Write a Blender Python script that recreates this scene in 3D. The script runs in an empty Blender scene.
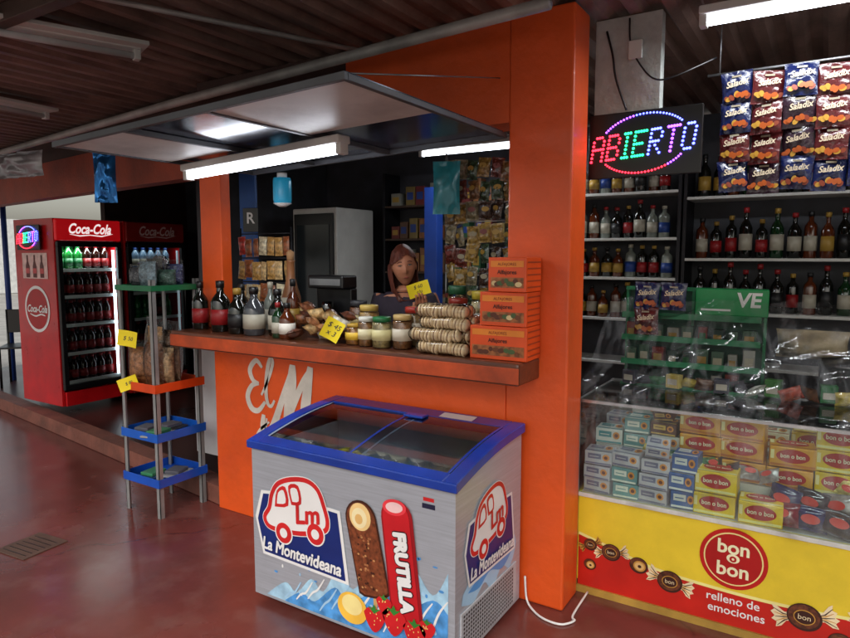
import bpy, bmesh, math, random
from mathutils import Vector, Matrix, noise
random.seed(7)
S=bpy.context.scene; COL=S.collection
rad=math.radians
# ------------------------------------------------------------------ materials
def lin(c):
    return tuple(((x/255)/12.92 if x/255<=.04045 else ((x/255+.055)/1.055)**2.4) for x in c)
MC={}
def M(name,rgb,rough=.5,metal=0,var=.15,scale=6,bump=0,bscale=40,emit=0,coat=0,stretch=None,rvar=.15,dirt=0,spec=None):
    if name in MC: return MC[name]
    m=bpy.data.materials.new(name); m.use_nodes=True; nt=m.node_tree; n=nt.nodes; l=nt.links
    bs=n['Principled BSDF']; c=lin(rgb)
    tc=n.new('ShaderNodeTexCoord'); mp=n.new('ShaderNodeMapping'); l.new(tc.outputs['Object'],mp.inputs[0])
    if stretch: mp.inputs['Scale'].default_value=stretch
    nz=n.new('ShaderNodeTexNoise'); nz.inputs['Scale'].default_value=scale; nz.inputs['Detail'].default_value=5; l.new(mp.outputs[0],nz.inputs['Vector'])
    rp=n.new('ShaderNodeValToRGB'); rp.color_ramp.elements[0].position=.3; rp.color_ramp.elements[1].position=.7
    rp.color_ramp.elements[0].color=tuple(x*(1-var) for x in c)+(1,); rp.color_ramp.elements[1].color=tuple(min(1,x*(1+var)) for x in c)+(1,)
    l.new(nz.outputs['Fac'],rp.inputs[0]); out=rp.outputs[0]
    if dirt:
        n2=n.new('ShaderNodeTexNoise'); n2.inputs['Scale'].default_value=2.3; n2.inputs['Detail'].default_value=9; n2.inputs['Roughness'].default_value=.7; l.new(tc.outputs['Object'],n2.inputs['Vector'])
        r2=n.new('ShaderNodeValToRGB'); r2.color_ramp.elements[0].position=.45; r2.color_ramp.elements[1].position=.68
        r2.color_ramp.elements[0].color=(0,0,0,1); r2.color_ramp.elements[1].color=(dirt,)*3+(1,)
        l.new(n2.outputs['Fac'],r2.inputs[0])
        mx=n.new('ShaderNodeMixRGB'); mx.blend_type='MIX'; l.new(r2.outputs[0],mx.inputs[0]); l.new(out,mx.inputs[1]); mx.inputs[2].default_value=(.03,.022,.018,1); out=mx.outputs[0]
    l.new(out,bs.inputs['Base Color'])
    mr=n.new('ShaderNodeMapRange'); mr.inputs['To Min'].default_value=max(.02,rough-rvar/2); mr.inputs['To Max'].default_value=min(1,rough+rvar/2)
    l.new(nz.outputs['Fac'],mr.inputs['Value']); l.new(mr.outputs[0],bs.inputs['Roughness'])
    bs.inputs['Metallic'].default_value=metal
    if coat: bs.inputs['Coat Weight'].default_value=coat; bs.inputs['Coat Roughness'].default_value=.08
    if spec is not None: bs.inputs['Specular IOR Level'].default_value=spec
    if emit:
        bs.inputs['Emission Color'].default_value=c+(1,); bs.inputs['Emission Strength'].default_value=emit; m.cycles.emission_sampling='NONE'
    if bump:
        nb=n.new('ShaderNodeTexNoise'); nb.inputs['Scale'].default_value=bscale; nb.inputs['Detail'].default_value=4; l.new(mp.outputs[0],nb.inputs['Vector'])
        b=n.new('ShaderNodeBump'); b.inputs['Strength'].default_value=bump; b.inputs['Distance'].default_value=.01; l.new(nb.outputs['Fac'],b.inputs['Height']); l.new(b.outputs[0],bs.inputs['Normal'])
    MC[name]=m; return m
def G(name,tint=(255,255,255),gl=.12,rough=.03,bump=0,bscale=15,ior=1.45,milk=0):
    if name in MC: return MC[name]
    m=bpy.data.materials.new(name); m.use_nodes=True; nt=m.node_tree; n=nt.nodes; l=nt.links; n.clear()
    o=n.new('ShaderNodeOutputMaterial'); t=n.new('ShaderNodeBsdfTransparent'); g=n.new('ShaderNodeBsdfGlossy'); mx=n.new('ShaderNodeMixShader')
    t.inputs[0].default_value=lin(tint)+(1,); g.inputs['Roughness'].default_value=rough
    fr=n.new('ShaderNodeFresnel'); fr.inputs[0].default_value=ior
    ad=n.new('ShaderNodeMath'); ad.operation='ADD'; ad.inputs[1].default_value=gl; ad.use_clamp=True
    base=t.outputs[0]
    tc=n.new('ShaderNodeTexCoord')
    if milk:
        df=n.new('ShaderNodeBsdfDiffuse'); df.inputs[0].default_value=(.85,.87,.9,1); mk=n.new('ShaderNodeMixShader')
        mpp=n.new('ShaderNodeMapping'); mpp.inputs['Scale'].default_value=(2.2,1,.7); mpp.inputs['Rotation'].default_value=(0,.6,0); l.new(tc.outputs['Object'],mpp.inputs[0])
        nm=n.new('ShaderNodeTexNoise'); nm.inputs['Scale'].default_value=5; nm.inputs['Detail'].default_value=6; nm.inputs['Distortion'].default_value=1.5; l.new(mpp.outputs[0],nm.inputs['Vector'])
        rm=n.new('ShaderNodeMapRange'); rm.inputs['From Min'].default_value=.45; rm.inputs['From Max'].default_value=.72; rm.inputs['To Min'].default_value=milk*.2; rm.inputs['To Max'].default_value=milk*3.5
        l.new(nm.outputs['Fac'],rm.inputs['Value']); l.new(rm.outputs[0],mk.inputs[0]); l.new(t.outputs[0],mk.inputs[1]); l.new(df.outputs[0],mk.inputs[2]); base=mk.outputs[0]
    l.new(fr.outputs[0],ad.inputs[0]); l.new(ad.outputs[0],mx.inputs[0]); l.new(base,mx.inputs[1]); l.new(g.outputs[0],mx.inputs[2]); l.new(mx.outputs[0],o.inputs[0])
    if bump:
        nb=n.new('ShaderNodeTexNoise'); nb.inputs['Scale'].default_value=bscale; nb.inputs['Detail'].default_value=3; nb.inputs['Distortion'].default_value=1.2
        l.new(tc.outputs['Object'],nb.inputs['Vector']); b=n.new('ShaderNodeBump'); b.inputs['Strength'].default_value=bump; b.inputs['Distance'].default_value=.03
        l.new(nb.outputs['Fac'],b.inputs['Height']); l.new(b.outputs[0],g.inputs['Normal'])
    MC[name]=m; return m
def C(rgb,rough=.45,**k):
    return M("paint_%d_%d_%d_%d"%(rgb[0],rgb[1],rgb[2],int(rough*100)),rgb,rough,**k)
# ------------------------------------------------------------------ geometry builder
_tx={}
def textgeo(s,size,shear,bold):
    k=(s,size,shear,bold)
    if k in _tx: return _tx[k]
    cu=bpy.data.curves.new('t','FONT'); cu.body=s; cu.size=size; cu.shear=shear; cu.offset=bold; cu.align_x='CENTER'; cu.align_y='CENTER'; cu.resolution_u=3
    ob=bpy.data.objects.new('t',cu); COL.objects.link(ob); dg=bpy.context.evaluated_depsgraph_get(); dg.update()
    me=bpy.data.meshes.new_from_object(ob.evaluated_get(dg))
    r=([tuple(v.co) for v in me.vertices],[tuple(p.vertices) for p in me.polygons])
    bpy.data.objects.remove(ob); bpy.data.curves.remove(cu); bpy.data.meshes.remove(me); _tx[k]=r; return r
V=Vector
def FR(o,x,y): return (V(o),V(x).normalized(),V(y).normalized())
def cr(pts,n=6):
    P=[V(q) for q in pts]; out=[]
    for i in range(len(P)-1):
        a=P[max(i-1,0)];b=P[i];c=P[i+1];d=P[min(i+2,len(P)-1)]
        for k in range(n):
            t=k/n; out.append(tuple(.5*((2*b)+(c-a)*t+(2*a-5*b+4*c-d)*t*t+(3*b-a-3*c+d)*t*t*t)))
    out.append(tuple(P[-1])); return out
class B:
    def __init__(s): s.v=[];s.f=[];s.m=[];s.s=[];s.mats=[]
    def mi(s,m):
        if m not in s.mats: s.mats.append(m)
        return s.mats.index(m)
    def add(s,vs,fs,mat,smooth=False,T=None):
        o=len(s.v); k=s.mi(mat)
        for v in vs:
            v=V(v); s.v.append(tuple(T@v) if T else tuple(v))
        for f in fs: s.f.append(tuple(i+o for i in f)); s.m.append(k); s.s.append(smooth)
        return s
    def box(s,x0,x1,y0,y1,z0,z1,mat,bev=0,T=None):
        bm=bmesh.new(); bmesh.ops.create_cube(bm,size=1)
        for v in bm.verts: v.co=V(((x0+x1)/2+v.co.x*(x1-x0),(y0+y1)/2+v.co.y*(y1-y0),(z0+z1)/2+v.co.z*(z1-z0)))
        if bev: bmesh.ops.bevel(bm,geom=bm.edges[:],offset=bev,segments=2,affect='EDGES',profile=.5)
        bm.verts.index_update(); s.add([v.co.copy() for v in bm.verts],[[v.index for v in f.verts] for f in bm.faces],mat,False,T); bm.free(); return s
    def lathe(s,prof,mat,loc=(0,0,0),seg=16,smooth=True,T=None,sx=1,sy=1):
        vs=[];fs=[]
        for r,z in prof:
            for i in range(seg):
                a=2*math.pi*i/seg; vs.append((loc[0]+r*sx*math.cos(a),loc[1]+r*sy*math.sin(a),loc[2]+z))
        for j in range(len(prof)-1):
            for i in range(seg):
                i2=(i+1)%seg; fs.append((j*seg+i,j*seg+i2,(j+1)*seg+i2,(j+1)*seg+i))
        if prof[0][0]>1e-4: fs.append(tuple(range(seg-1,-1,-1)))
        if prof[-1][0]>1e-4: fs.append(tuple((len(prof)-1)*seg+i for i in range(seg)))
        return s.add(vs,fs,mat,smooth,T)
    def tube(s,pts,r,mat,seg=8,smooth=True,rs=None):
        pts=[V(p) for p in pts]; vs=[];fs=[]; n=len(pts)
        for j,p in enumerate(pts):
            d=(pts[min(j+1,n-1)]-pts[max(j-1,0)]).normalized(); a=d.orthogonal().normalized() if abs(d.z)>.9 else d.cross(V((0,0,1))).normalized(); b=d.cross(a)
            rr=rs[j] if rs else r
            for i in range(seg):
                t=2*math.pi*i/seg+math.pi/seg; vs.append(p+a*rr*math.cos(t)+b*rr*math.sin(t))
        for j in range(n-1):
            for i in range(seg): i2=(i+1)%seg; fs.append((j*seg+i,j*seg+i2,(j+1)*seg+i2,(j+1)*seg+i))
        fs.append(tuple(range(seg-1,-1,-1))); fs.append(tuple((n-1)*seg+i for i in range(seg)))
        return s.add(vs,fs,mat,smooth)
    def poly(s,p2,fr,mat,lift=.002,fn=None):
        o,x,y=fr; nn=x.cross(y); vs=[]
        for a,b in p2: vs.append(o+x*a+y*b+nn*(lift+(fn(a,b) if fn else 0)))
        return s.add(vs,[tuple(range(len(vs)))],mat)
    def rect(s,x0,x1,y0,y1,fr,mat,lift=.002): return s.poly([(x0,y0),(x1,y0),(x1,y1),(x0,y1)],fr,mat,lift)
    def ell(s,cx,cy,rx,ry,fr,mat,lift=.002,seg=28,rot=0):
        c,sn=math.cos(rot),math.sin(rot)
        return s.poly([(cx+rx*math.cos(t)*c-ry*math.sin(t)*sn,cy+rx*math.cos(t)*sn+ry*math.sin(t)*c) for t in [2*math.pi*i/seg for i in range(seg)]],fr,mat,lift)
    def stroke(s,pts,w,fr,mat,lift=.002):
        o,x,y=fr; nn=x.cross(y)
        P=[V((a,b)) for a,b in pts]; vs=[];fs=[];n=len(P)
        for j,p in enumerate(P):
            d=(P[min(j+1,n-1)]-P[max(j-1,0)]).normalized(); q=V((-d.y,d.x)); ww=(w[j] if isinstance(w,list) else w)/2
            for sg in (1,-1):
                e=p+q*ww*sg; vs.append(o+x*e.x+y*e.y+nn*lift)
        for j in range(n-1): fs.append((2*j,2*j+1,2*j+3,2*j+2))
        return s.add(vs,fs,mat)
    def brush(s,pts,w,fr,mat,lift=.002):
        q=cr(pts); n=len(q); return s.stroke(q,[w*(.35+.65*math.sin(math.pi*(.08+.84*i/(n-1)))) for i in range(n)],fr,mat,lift)
    def text(s,t,cx,cy,size,fr,mat,lift=.003,shear=0,bold=0,sx=1,rot=0,fn=None):
        vs,fs=textgeo(t,size,shear,bold); o,x,y=fr; nn=x.cross(y); c,sn=math.cos(rot),math.sin(rot); out=[]
        for v in vs:
            a=v[0]*sx; b=v[1]; a,b=cx+a*c-b*sn,cy+a*sn+b*c
            out.append(o+x*a+y*b+nn*(lift+(fn(a,b) if fn else 0)))
        return s.add(out,fs,mat)
    def fat(s,t,cx,cy,size,fr,mat,lift,k,**kw):
        for i in range(8):
            a=i*math.pi/4; s.text(t,cx+k*math.cos(a),cy+k*math.sin(a),size,fr,mat,lift+i*.00008,**kw)
        return s.text(t,cx,cy,size,fr,mat,lift+.0007,**kw)
    def grid(s,nx,ny,fn,mat,smooth=True,keep=None):
        vs=[fn(i/nx,j/ny) for j in range(ny+1) for i in range(nx+1)]
        fs=[(j*(nx+1)+i,j*(nx+1)+i+1,(j+1)*(nx+1)+i+1,(j+1)*(nx+1)+i) for j in range(ny) for i in range(nx) if keep is None or keep((i+.5)/nx,(j+.5)/ny)]
        return s.add(vs,fs,mat,smooth)
    def mesh(s,name):
        me=bpy.data.meshes.new(name); me.from_pydata(s.v,[],s.f)
        for m in s.mats: me.materials.append(m)
        me.polygons.foreach_set('material_index',s.m); me.polygons.foreach_set('use_smooth',s.s); me.update(); return me
    def obj(s,name,parent=None,loc=(0,0,0),rot=0,label=None,category=None,group=None,kind=None):
        ob=bpy.data.objects.new(name,s.mesh(name)); return reg(ob,parent,loc,rot,label,category,group,kind)
def reg(ob,parent=None,loc=(0,0,0),rot=0,label=None,category=None,group=None,kind=None):
    COL.objects.link(ob)
    if parent: ob.parent=parent
    ob.location=loc; ob.rotation_euler=(0,0,rot) if not isinstance(rot,tuple) else rot
    if label: ob["label"]=label
    if category: ob["category"]=category
    if group: ob["group"]=group
    if kind: ob["kind"]=kind
    return ob
def thing(name,label,category,loc=(0,0,0),rot=0,group=None):
    return reg(bpy.data.objects.new(name,None),None,loc,rot,label,category,group)
# ------------------------------------------------------------------ common materials
ORANGE=M('orange_wall_paint',(232,88,26),.45,var=.09,scale=3,bump=.35,bscale=18,dirt=.14,coat=.12)
DORANGE=M('shaded_orange_paint',(156,66,42),.6,var=.25,scale=3,bump=.3,dirt=.4)  # wall orange with the lintel's dim light put into the colour, plus grime
WHITEP=M('white_paint',(205,205,200),.5,var=.06,dirt=.15)
PLASTER=M('off_white_plaster',(178,182,178),.7,var=.12,bump=.3,dirt=.45)
BLACK=M('black_plastic',(16,16,18),.35)
DARK=M('dark_metal',(40,40,44),.45,.6)
STEEL=M('grey_steel',(150,152,155),.38,.8,var=.2)
GALV=M('galvanised_pipe',(165,162,158),.5,.2,var=.25,dirt=.3)
RED=M('red_enamel',(190,14,22),.3,coat=.4)
BLUE=M('blue_plastic',(16,58,160),.33,coat=.3,var=.2,dirt=.12)
WHITE=M('printed_white',(235,235,235),.4,var=.03)
TUBE=M('fluorescent_tube',(238,244,255),.4,emit=12,var=0)
YTAG=M('yellow_card',(245,220,30),.6,var=.05)
GLASS=G('clear_glass',(246,252,250),.0)
FILM=G('crinkled_clear_film',(255,255,255),.0,.06,bump=.2,bscale=6,ior=1.3,milk=.035)
CELLO=G('cellophane',(250,250,250),.03,.2,bump=.4,bscale=60,ior=1.25)
WOOD=M('dark_counter_wood',(96,52,32),.35,var=.35,scale=4,stretch=(1,12,12),coat=.4,bump=.1)
# ------------------------------------------------------------------ world, camera
th=rad(58); p=math.atan(64/640)
Fw=V((-math.cos(th)*math.cos(p),math.sin(th)*math.cos(p),-math.sin(p))); Rt=V((math.sin(th),math.cos(th),0)); Up=Rt.cross(Fw)
cam=bpy.data.objects.new('camera',bpy.data.cameras.new('camera')); COL.objects.link(cam); S.camera=cam
cam.data.sensor_width=36; cam.data.lens=640/850*36; cam.data.clip_end=2000; cam.data.clip_start=.05
mw=Matrix((Rt,Up,-Fw)).transposed().to_4x4(); mw.translation=V((0,0,1.65)); cam.matrix_world=mw
w=bpy.data.worlds.new('World'); S.world=w; w.use_nodes=True; wn=w.node_tree
sk=wn.nodes.new('ShaderNodeTexSky'); sk.sky_type='NISHITA'; sk.sun_disc=False; SE,SR=rad(42),rad(160); sk.sun_elevation=SE; sk.sun_rotation=SR; sk.air_density=1.6; sk.dust_density=4
hs=wn.nodes.new('ShaderNodeHueSaturation'); hs.inputs['Saturation'].default_value=.45
bg=wn.nodes['Background']; bg.inputs[1].default_value=.15; wn.links.new(sk.outputs[0],hs.inputs['Color']); wn.links.new(hs.outputs[0],bg.inputs[0])
sun=bpy.data.objects.new('sun',bpy.data.lights.new('sun','SUN')); COL.objects.link(sun); sun.data.energy=1.0; sun.data.angle=rad(30); sun.data.color=(1,.96,.9)
sd=V((math.sin(SR)*math.cos(SE),math.cos(SR)*math.cos(SE),math.sin(SE))); sun.rotation_euler=sd.to_track_quat('Z','Y').to_euler()
S.view_settings.view_transform='Standard'; S.view_settings.look='None'; S.view_settings.exposure=0
def area(parent,loc,sx,sy,e,rot=(0,0,0),col=(.93,.97,1)):
    d=bpy.data.lights.new('tube_light','AREA'); d.shape='RECTANGLE'; d.size=sx; d.size_y=sy; d.energy=e; d.color=col
    o=bpy.data.objects.new('tube_light',d); COL.objects.link(o); o.parent=parent; o.location=loc; o.rotation_euler=rot; return o
# ------------------------------------------------------------------ setting
ASPH=M('grey_paving',(165,162,155),.85,var=.2,scale=2,bump=.3)
B().grid(1,1,lambda a,b:(-150+300*a,-150+300*b,-.02),ASPH).obj('ground',kind='structure')
FLOOR=M('polished_red_concrete',(110,56,50),.24,var=.26,scale=1.1,bump=.12,bscale=7,rvar=.26,dirt=.28,spec=.7)
nt=FLOOR.node_tree; n=nt.nodes; l=nt.links; bs=n['Principled BSDF']; src=bs.inputs['Base Color'].links[0].from_socket
tc=n.new('ShaderNodeTexCoord'); vo=n.new('ShaderNodeTexVoronoi'); vo.feature='DISTANCE_TO_EDGE'; vo.inputs['Scale'].default_value=.45; nd=n.new('ShaderNodeTexNoise'); nd.inputs['Scale'].default_value=3; nd.inputs['Detail'].default_value=6
mxv=n.new('ShaderNodeMixRGB'); mxv.inputs[0].default_value=.22; l.new(tc.outputs['Object'],nd.inputs['Vector']); l.new(tc.outputs['Object'],mxv.inputs[1]); l.new(nd.outputs['Color'],mxv.inputs[2]); l.new(mxv.outputs[0],vo.inputs['Vector'])
r1=n.new('ShaderNodeValToRGB'); r1.color_ramp.elements[0].position=0; r1.color_ramp.elements[0].color=(.35,.35,.35,1); r1.color_ramp.elements[1].position=.005; r1.color_ramp.elements[1].color=(0,0,0,1); l.new(vo.outputs['Distance'],r1.inputs[0])
m1_=n.new('ShaderNodeMixRGB'); l.new(r1.outputs[0],m1_.inputs[0]); l.new(src,m1_.inputs[1]); m1_.inputs[2].default_value=(.02,.012,.01,1)
ns=n.new('ShaderNodeTexNoise'); ns.inputs['Scale'].default_value=6; ns.inputs['Detail'].default_value=9; l.new(tc.outputs['Object'],ns.inputs['Vector']); r2_=n.new('ShaderNodeValToRGB'); r2_.color_ramp.elements[0].position=.5; r2_.color_ramp.elements[0].color=(0,0,0,1); r2_.color_ramp.elements[1].position=.8; r2_.color_ramp.elements[1].color=(.3,.3,.3,1); l.new(ns.outputs['Fac'],r2_.inputs[0])
m2_=n.new('ShaderNodeMixRGB'); l.new(r2_.outputs[0],m2_.inputs[0]); l.new(m1_.outputs[0],m2_.inputs[1]); m2_.inputs[2].default_value=(.26,.16,.135,1); l.new(m2_.outputs[0],bs.inputs['Base Color'])
B().poly([(-14,-4),(3,-4),(3,5.6),(-1.2,5.6),(-1.2,2.75),(-3.3,2.75),(-3.3,2.78),(-7.3,3.3),(-14,4.1)],FR((0,0,0),(1,0,0),(0,1,0)),FLOOR,0).obj('floor',kind='structure')
b=B(); ks=[(-3.3,2.76),(-7.3,3.29),(-9.5,3.56),(-9.5,9),(-3.3,9)]
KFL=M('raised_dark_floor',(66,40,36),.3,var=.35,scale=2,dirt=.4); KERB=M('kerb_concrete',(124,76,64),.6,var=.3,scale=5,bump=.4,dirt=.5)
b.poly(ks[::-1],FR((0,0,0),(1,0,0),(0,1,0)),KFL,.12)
o=[V((x,y,0)) for x,y in ks[:3]]
for i in range(2):
    a,c=o[i],o[i+1]; b.add([a,c,c+V((0,0,.12)),a+V((0,0,.12))],[(0,1,2,3)],KERB)
b.obj('raised_floor',kind='structure')
b=B()
for i in range(2):
    a,c=o[i],o[i+1]; d=(c-a).normalized(); nrm=V((d.y,-d.x,0)); nrm=nrm if nrm.y<0 else -nrm
    q=[a+nrm*.012,c+nrm*.012,c-nrm*.13,a-nrm*.13]
    vs=[x+V((0,0,z)) for z in (.005,.128) for x in q]
    b.add(vs,[(0,1,5,4),(4,5,6,7),(1,2,6,5),(3,0,4,7)],KERB)
b.obj('kerb',kind='structure')
CEIL=M('brown_corrugated_ceiling',(132,106,96),.55,var=.35,scale=2.5,stretch=(6,1,1),dirt=.6,bump=.15)
b=B(); xs=[];x=-9.5
RY=.1  # front edge of ceiling and roof, cut short so more sky light comes in
while x<3.2:
    xs+= [(x,0),(x+.05,0),(x+.075,.03),(x+.125,.03)]; x+=.15
vs=[]
for y in (RY,5.6):
    for (x,z) in xs: vs.append((x,y,2.72+z))
n=len(xs); fs=[(i,i+1,n+i+1,n+i) for i in range(n-1)]
b.add(vs,fs,CEIL).obj('ceiling',kind='structure')
B().box(-9.5,3.2,RY,5.6,2.78,2.86,DARK).obj('roof',label='flat dark metal roof over the kiosk terrace',category='roof')
for y in (.4,1.45):
    B().box(-9.4,3.1,y,y+.06,2.64,2.715,M('dark_beam',(84,68,60),.6,var=.3,dirt=.4),.004).obj('ceiling_beam',label='dark brown steel beam under the corrugated ceiling',category='beam',group='beams under the ceiling')
b=B(); b.tube([(-9.4,3.2,2.52),(-6.35,2.9,2.54),(-3.5,2.62,2.58),(-.95,2.42,2.61)],.026,GALV,10)
b.obj('metal_pipe',label='long galvanised pipe hung under the ceiling',category='pipe')
B().tube([(-2.7,1.35,2.7),(-2.05,2.7,2.68)],.012,GALV).obj('conduit',label='thin grey electrical conduit across the ceiling',category='conduit')
B().tube([(-4.2,1.5,2.7),(-6.5,2.3,2.69)],.012,GALV).obj('conduit',label='thin grey electrical conduit near the old lamps',category='conduit')
# kiosk building
kiosk=thing('kiosk_building','orange painted street kiosk with a serving window','kiosk')
CX=-.955
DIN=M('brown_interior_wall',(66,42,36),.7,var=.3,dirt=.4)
W=B()
W.box(-3.3,-1.257,2.73,2.93,0,1.084,ORANGE,.004)
W.box(-3.39,-3.2,2.73,2.81,1.186,2.3,ORANGE,.006)
W.box(-1.257,CX,2.73,2.93,0,2.72,ORANGE,.01)
W.box(-2.2,-1.257,2.735,2.92,2.25,2.715,ORANGE); W.box(-3.39,-2.2,2.737,2.92,2.3,2.715,DIN)
W.obj('wall',kiosk)
B().box(-3.42,-1.09,2.5,3.12,1.085,1.185,WOOD,.012).obj('counter_top',kiosk,label='dark varnished wooden counter slab')
B().box(-3.419,-1.089,2.494,2.5,1.095,1.165,M('worn_orange_edge',(190,74,30),.5,var=.25,scale=9,dirt=.5),.002).obj('counter_edge',kiosk)
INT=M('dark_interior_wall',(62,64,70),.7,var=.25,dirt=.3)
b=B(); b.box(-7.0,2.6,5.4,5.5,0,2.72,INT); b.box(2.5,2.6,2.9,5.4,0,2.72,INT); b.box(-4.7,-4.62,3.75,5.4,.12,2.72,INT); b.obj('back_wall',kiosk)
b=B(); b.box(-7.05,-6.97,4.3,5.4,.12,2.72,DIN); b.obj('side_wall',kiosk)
b=B(); T=Matrix.Translation((-3.39,2.8,0))@Matrix.Rotation(math.atan2(.53,-4.0),4,'Z')
b.box(0,6.2,-.12,0,2.16,2.47,DORANGE,0,T); b.box(0,6.2,-.1,-.01,2.47,2.7,DIN,0,T); b.obj('lintel',kiosk)
B().box(CX+.001,-.66,3.01,3.07,2.2,2.716,PLASTER,.004).obj('plaster_wall',kiosk)
b=B(); b.tube(cr([(-.9,3.0,2.66),(-.87,2.995,2.55),(-.85,2.99,2.44),(-.8,2.99,2.3)]),.005,BLACK); b.tube(cr([(-.8,3.0,2.7),(-.79,2.995,2.58),(-.74,3.0,2.48),(-.68,3.0,2.42),(-.6,3.0,2.42),(-.45,3.1,2.5)]),.004,BLACK); b.box(-.8,-.74,2.99,3.009,2.52,2.6,WHITEP,.004)
b.obj('cable',kiosk)
fr=FR((0,2.73,0),(1,0,0),(0,0,1)); b=B(); PW=M('hand_painted_white',(222,216,206),.55,dirt=.3,bump=.2)
sl=lambda P:[(x+(z-.8)*.22,z) for x,z in P]
b.brush([(-2.87,.97),(-2.92,1.01),(-2.975,.95),(-2.95,.885),(-2.9,.87)],.036,fr,PW,.003)
b.brush([(-2.9,.87),(-2.96,.85),(-3.0,.78),(-2.97,.71),(-2.91,.70),(-2.85,.76)],.04,fr,PW,.0036)
b.brush([(-2.88,.8),(-2.82,.9),(-2.78,1.0),(-2.795,1.03),(-2.82,.98),(-2.84,.85),(-2.83,.76),(-2.8,.74),(-2.77,.78)],.03,fr,PW,.0042)
b.brush([(-2.84,.66),(-2.86,.57),(-2.9,.5),(-2.93,.52),(-2.9,.58),(-2.82,.64)],.024,fr,PW,.003)
b.brush(sl([(-2.84,.68),(-2.83,.6),(-2.78,.56),(-2.74,.64),(-2.7,.82),(-2.66,1.0)]),.055,fr,PW,.003)
b.brush(sl([(-2.665,1.01),(-2.65,.9),(-2.645,.76),(-2.64,.62)]),.08,fr,PW,.0036)
b.brush(sl([(-2.64,.62),(-2.6,.8),(-2.56,.92),(-2.52,1.0)]),.045,fr,PW,.0042)
b.brush(sl([(-2.525,1.01),(-2.52,.88),(-2.51,.74),(-2.47,.64),(-2.4,.64),(-2.32,.76)]),.08,fr,PW,.0048)
b.obj('painted_lettering',kiosk)
B().box(-3.76,-3.5,2.93,2.945,.25,1.05,WHITE,.003).box(-3.76,-3.74,2.945,2.98,.12,1.0,DARK).box(-3.52,-3.5,2.945,2.98,.12,1.0,DARK).obj('white_board',label='plain white board standing behind the shelf rack',category='board')
# shutter awning
TA=rad(-2.1); RA=Matrix.Rotation(TA,3,'Y'); PA=V((-1.26,0,2.18))
aw=thing('awning_shutter','thin framed shutter propped open above the counter','shutter',tuple(PA-RA@PA),(0,TA,0))
FRM=M('grey_painted_frame',(86,88,92),.5,.3,var=.2); AX=-2.9
b=B()
for a in ((AX,-1.262,1.56,1.58),(AX,-1.262,2.705,2.725)): b.box(*a,2.178,2.204,FRM,.002)
for x in (AX,-2.42,-1.92,-1.282): b.box(x,x+.02,1.58,2.705,2.18,2.202,FRM,.002)
b.obj('frame',aw)
PAN=M('dark_glossy_sheet',(66,74,90),.16,.3,var=.3); WPAN=M('white_sheet_panel',(205,206,200),.45,var=.06,dirt=.3)
b=B(); b.box(AX+.02,-1.27,1.58,2.7,2.204,2.209,PAN); b.obj('panel',aw)
B().box(-1.9,-1.284,1.582,2.12,2.186,2.196,WPAN).obj('white_insert',aw); B().box(AX+.02,-2.422,1.582,2.15,2.186,2.196,WPAN).obj('white_insert',aw)
for x in (-1.29,AX+.05): B().tube([(x,1.6,2.21),(x,2.72,2.45)],.003,STEEL).obj('stay_wire',aw)
def lamp(loc,length,rot,lit,label):
    o=thing('fluorescent_lamp',label,'lamp',loc,rot,'fluorescent lamps')
    b=B(); b.box(0,length,-.04,.04,.025,.06,WHITEP,.006); b.box(0,.03,-.025,.025,-.02,.03,WHITEP,.004); b.box(length-.03,length,-.025,.025,-.02,.03,WHITEP,.004); b.obj('housing',o)
    TO=M('unlit_tube',(200,205,205),.2)
    b=B(); b.tube([(.03,0,0),(length-.03,0,0)],.016,TUBE if lit else TO,12); b.obj('tube',o)
    if lit: area(o,(length/2,0,-.03),length-.1,.05,lit)
    return o
lamp((-2.85,2.22,2.055),1.1,(0,TA,rad(-3)),8,'lit white fluorescent tube under the open shutter')
lamp((-2.7,4.25,2.42),1.2,0,9,'lit fluorescent tube inside the kiosk')
lamp((-.5,2.96,2.61),1.3,0,14,'lit fluorescent tube over the display case')
l1=lamp((-3.4,.75,2.62),1.36,rad(69),0,'unlit dusty fluorescent lamp on the ceiling'); 
B().box(-.02,1.38,-.11,.11,.03,.05,WHITEP,.004).obj('reflector',l1)
l2=lamp((-4.6,1.3,2.62),1.22,rad(95),0,'unlit dusty fluorescent lamp on the ceiling')
B().box(-.02,1.24,-.1,.1,.03,.05,WHITEP,.004).obj('reflector',l2)
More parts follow.
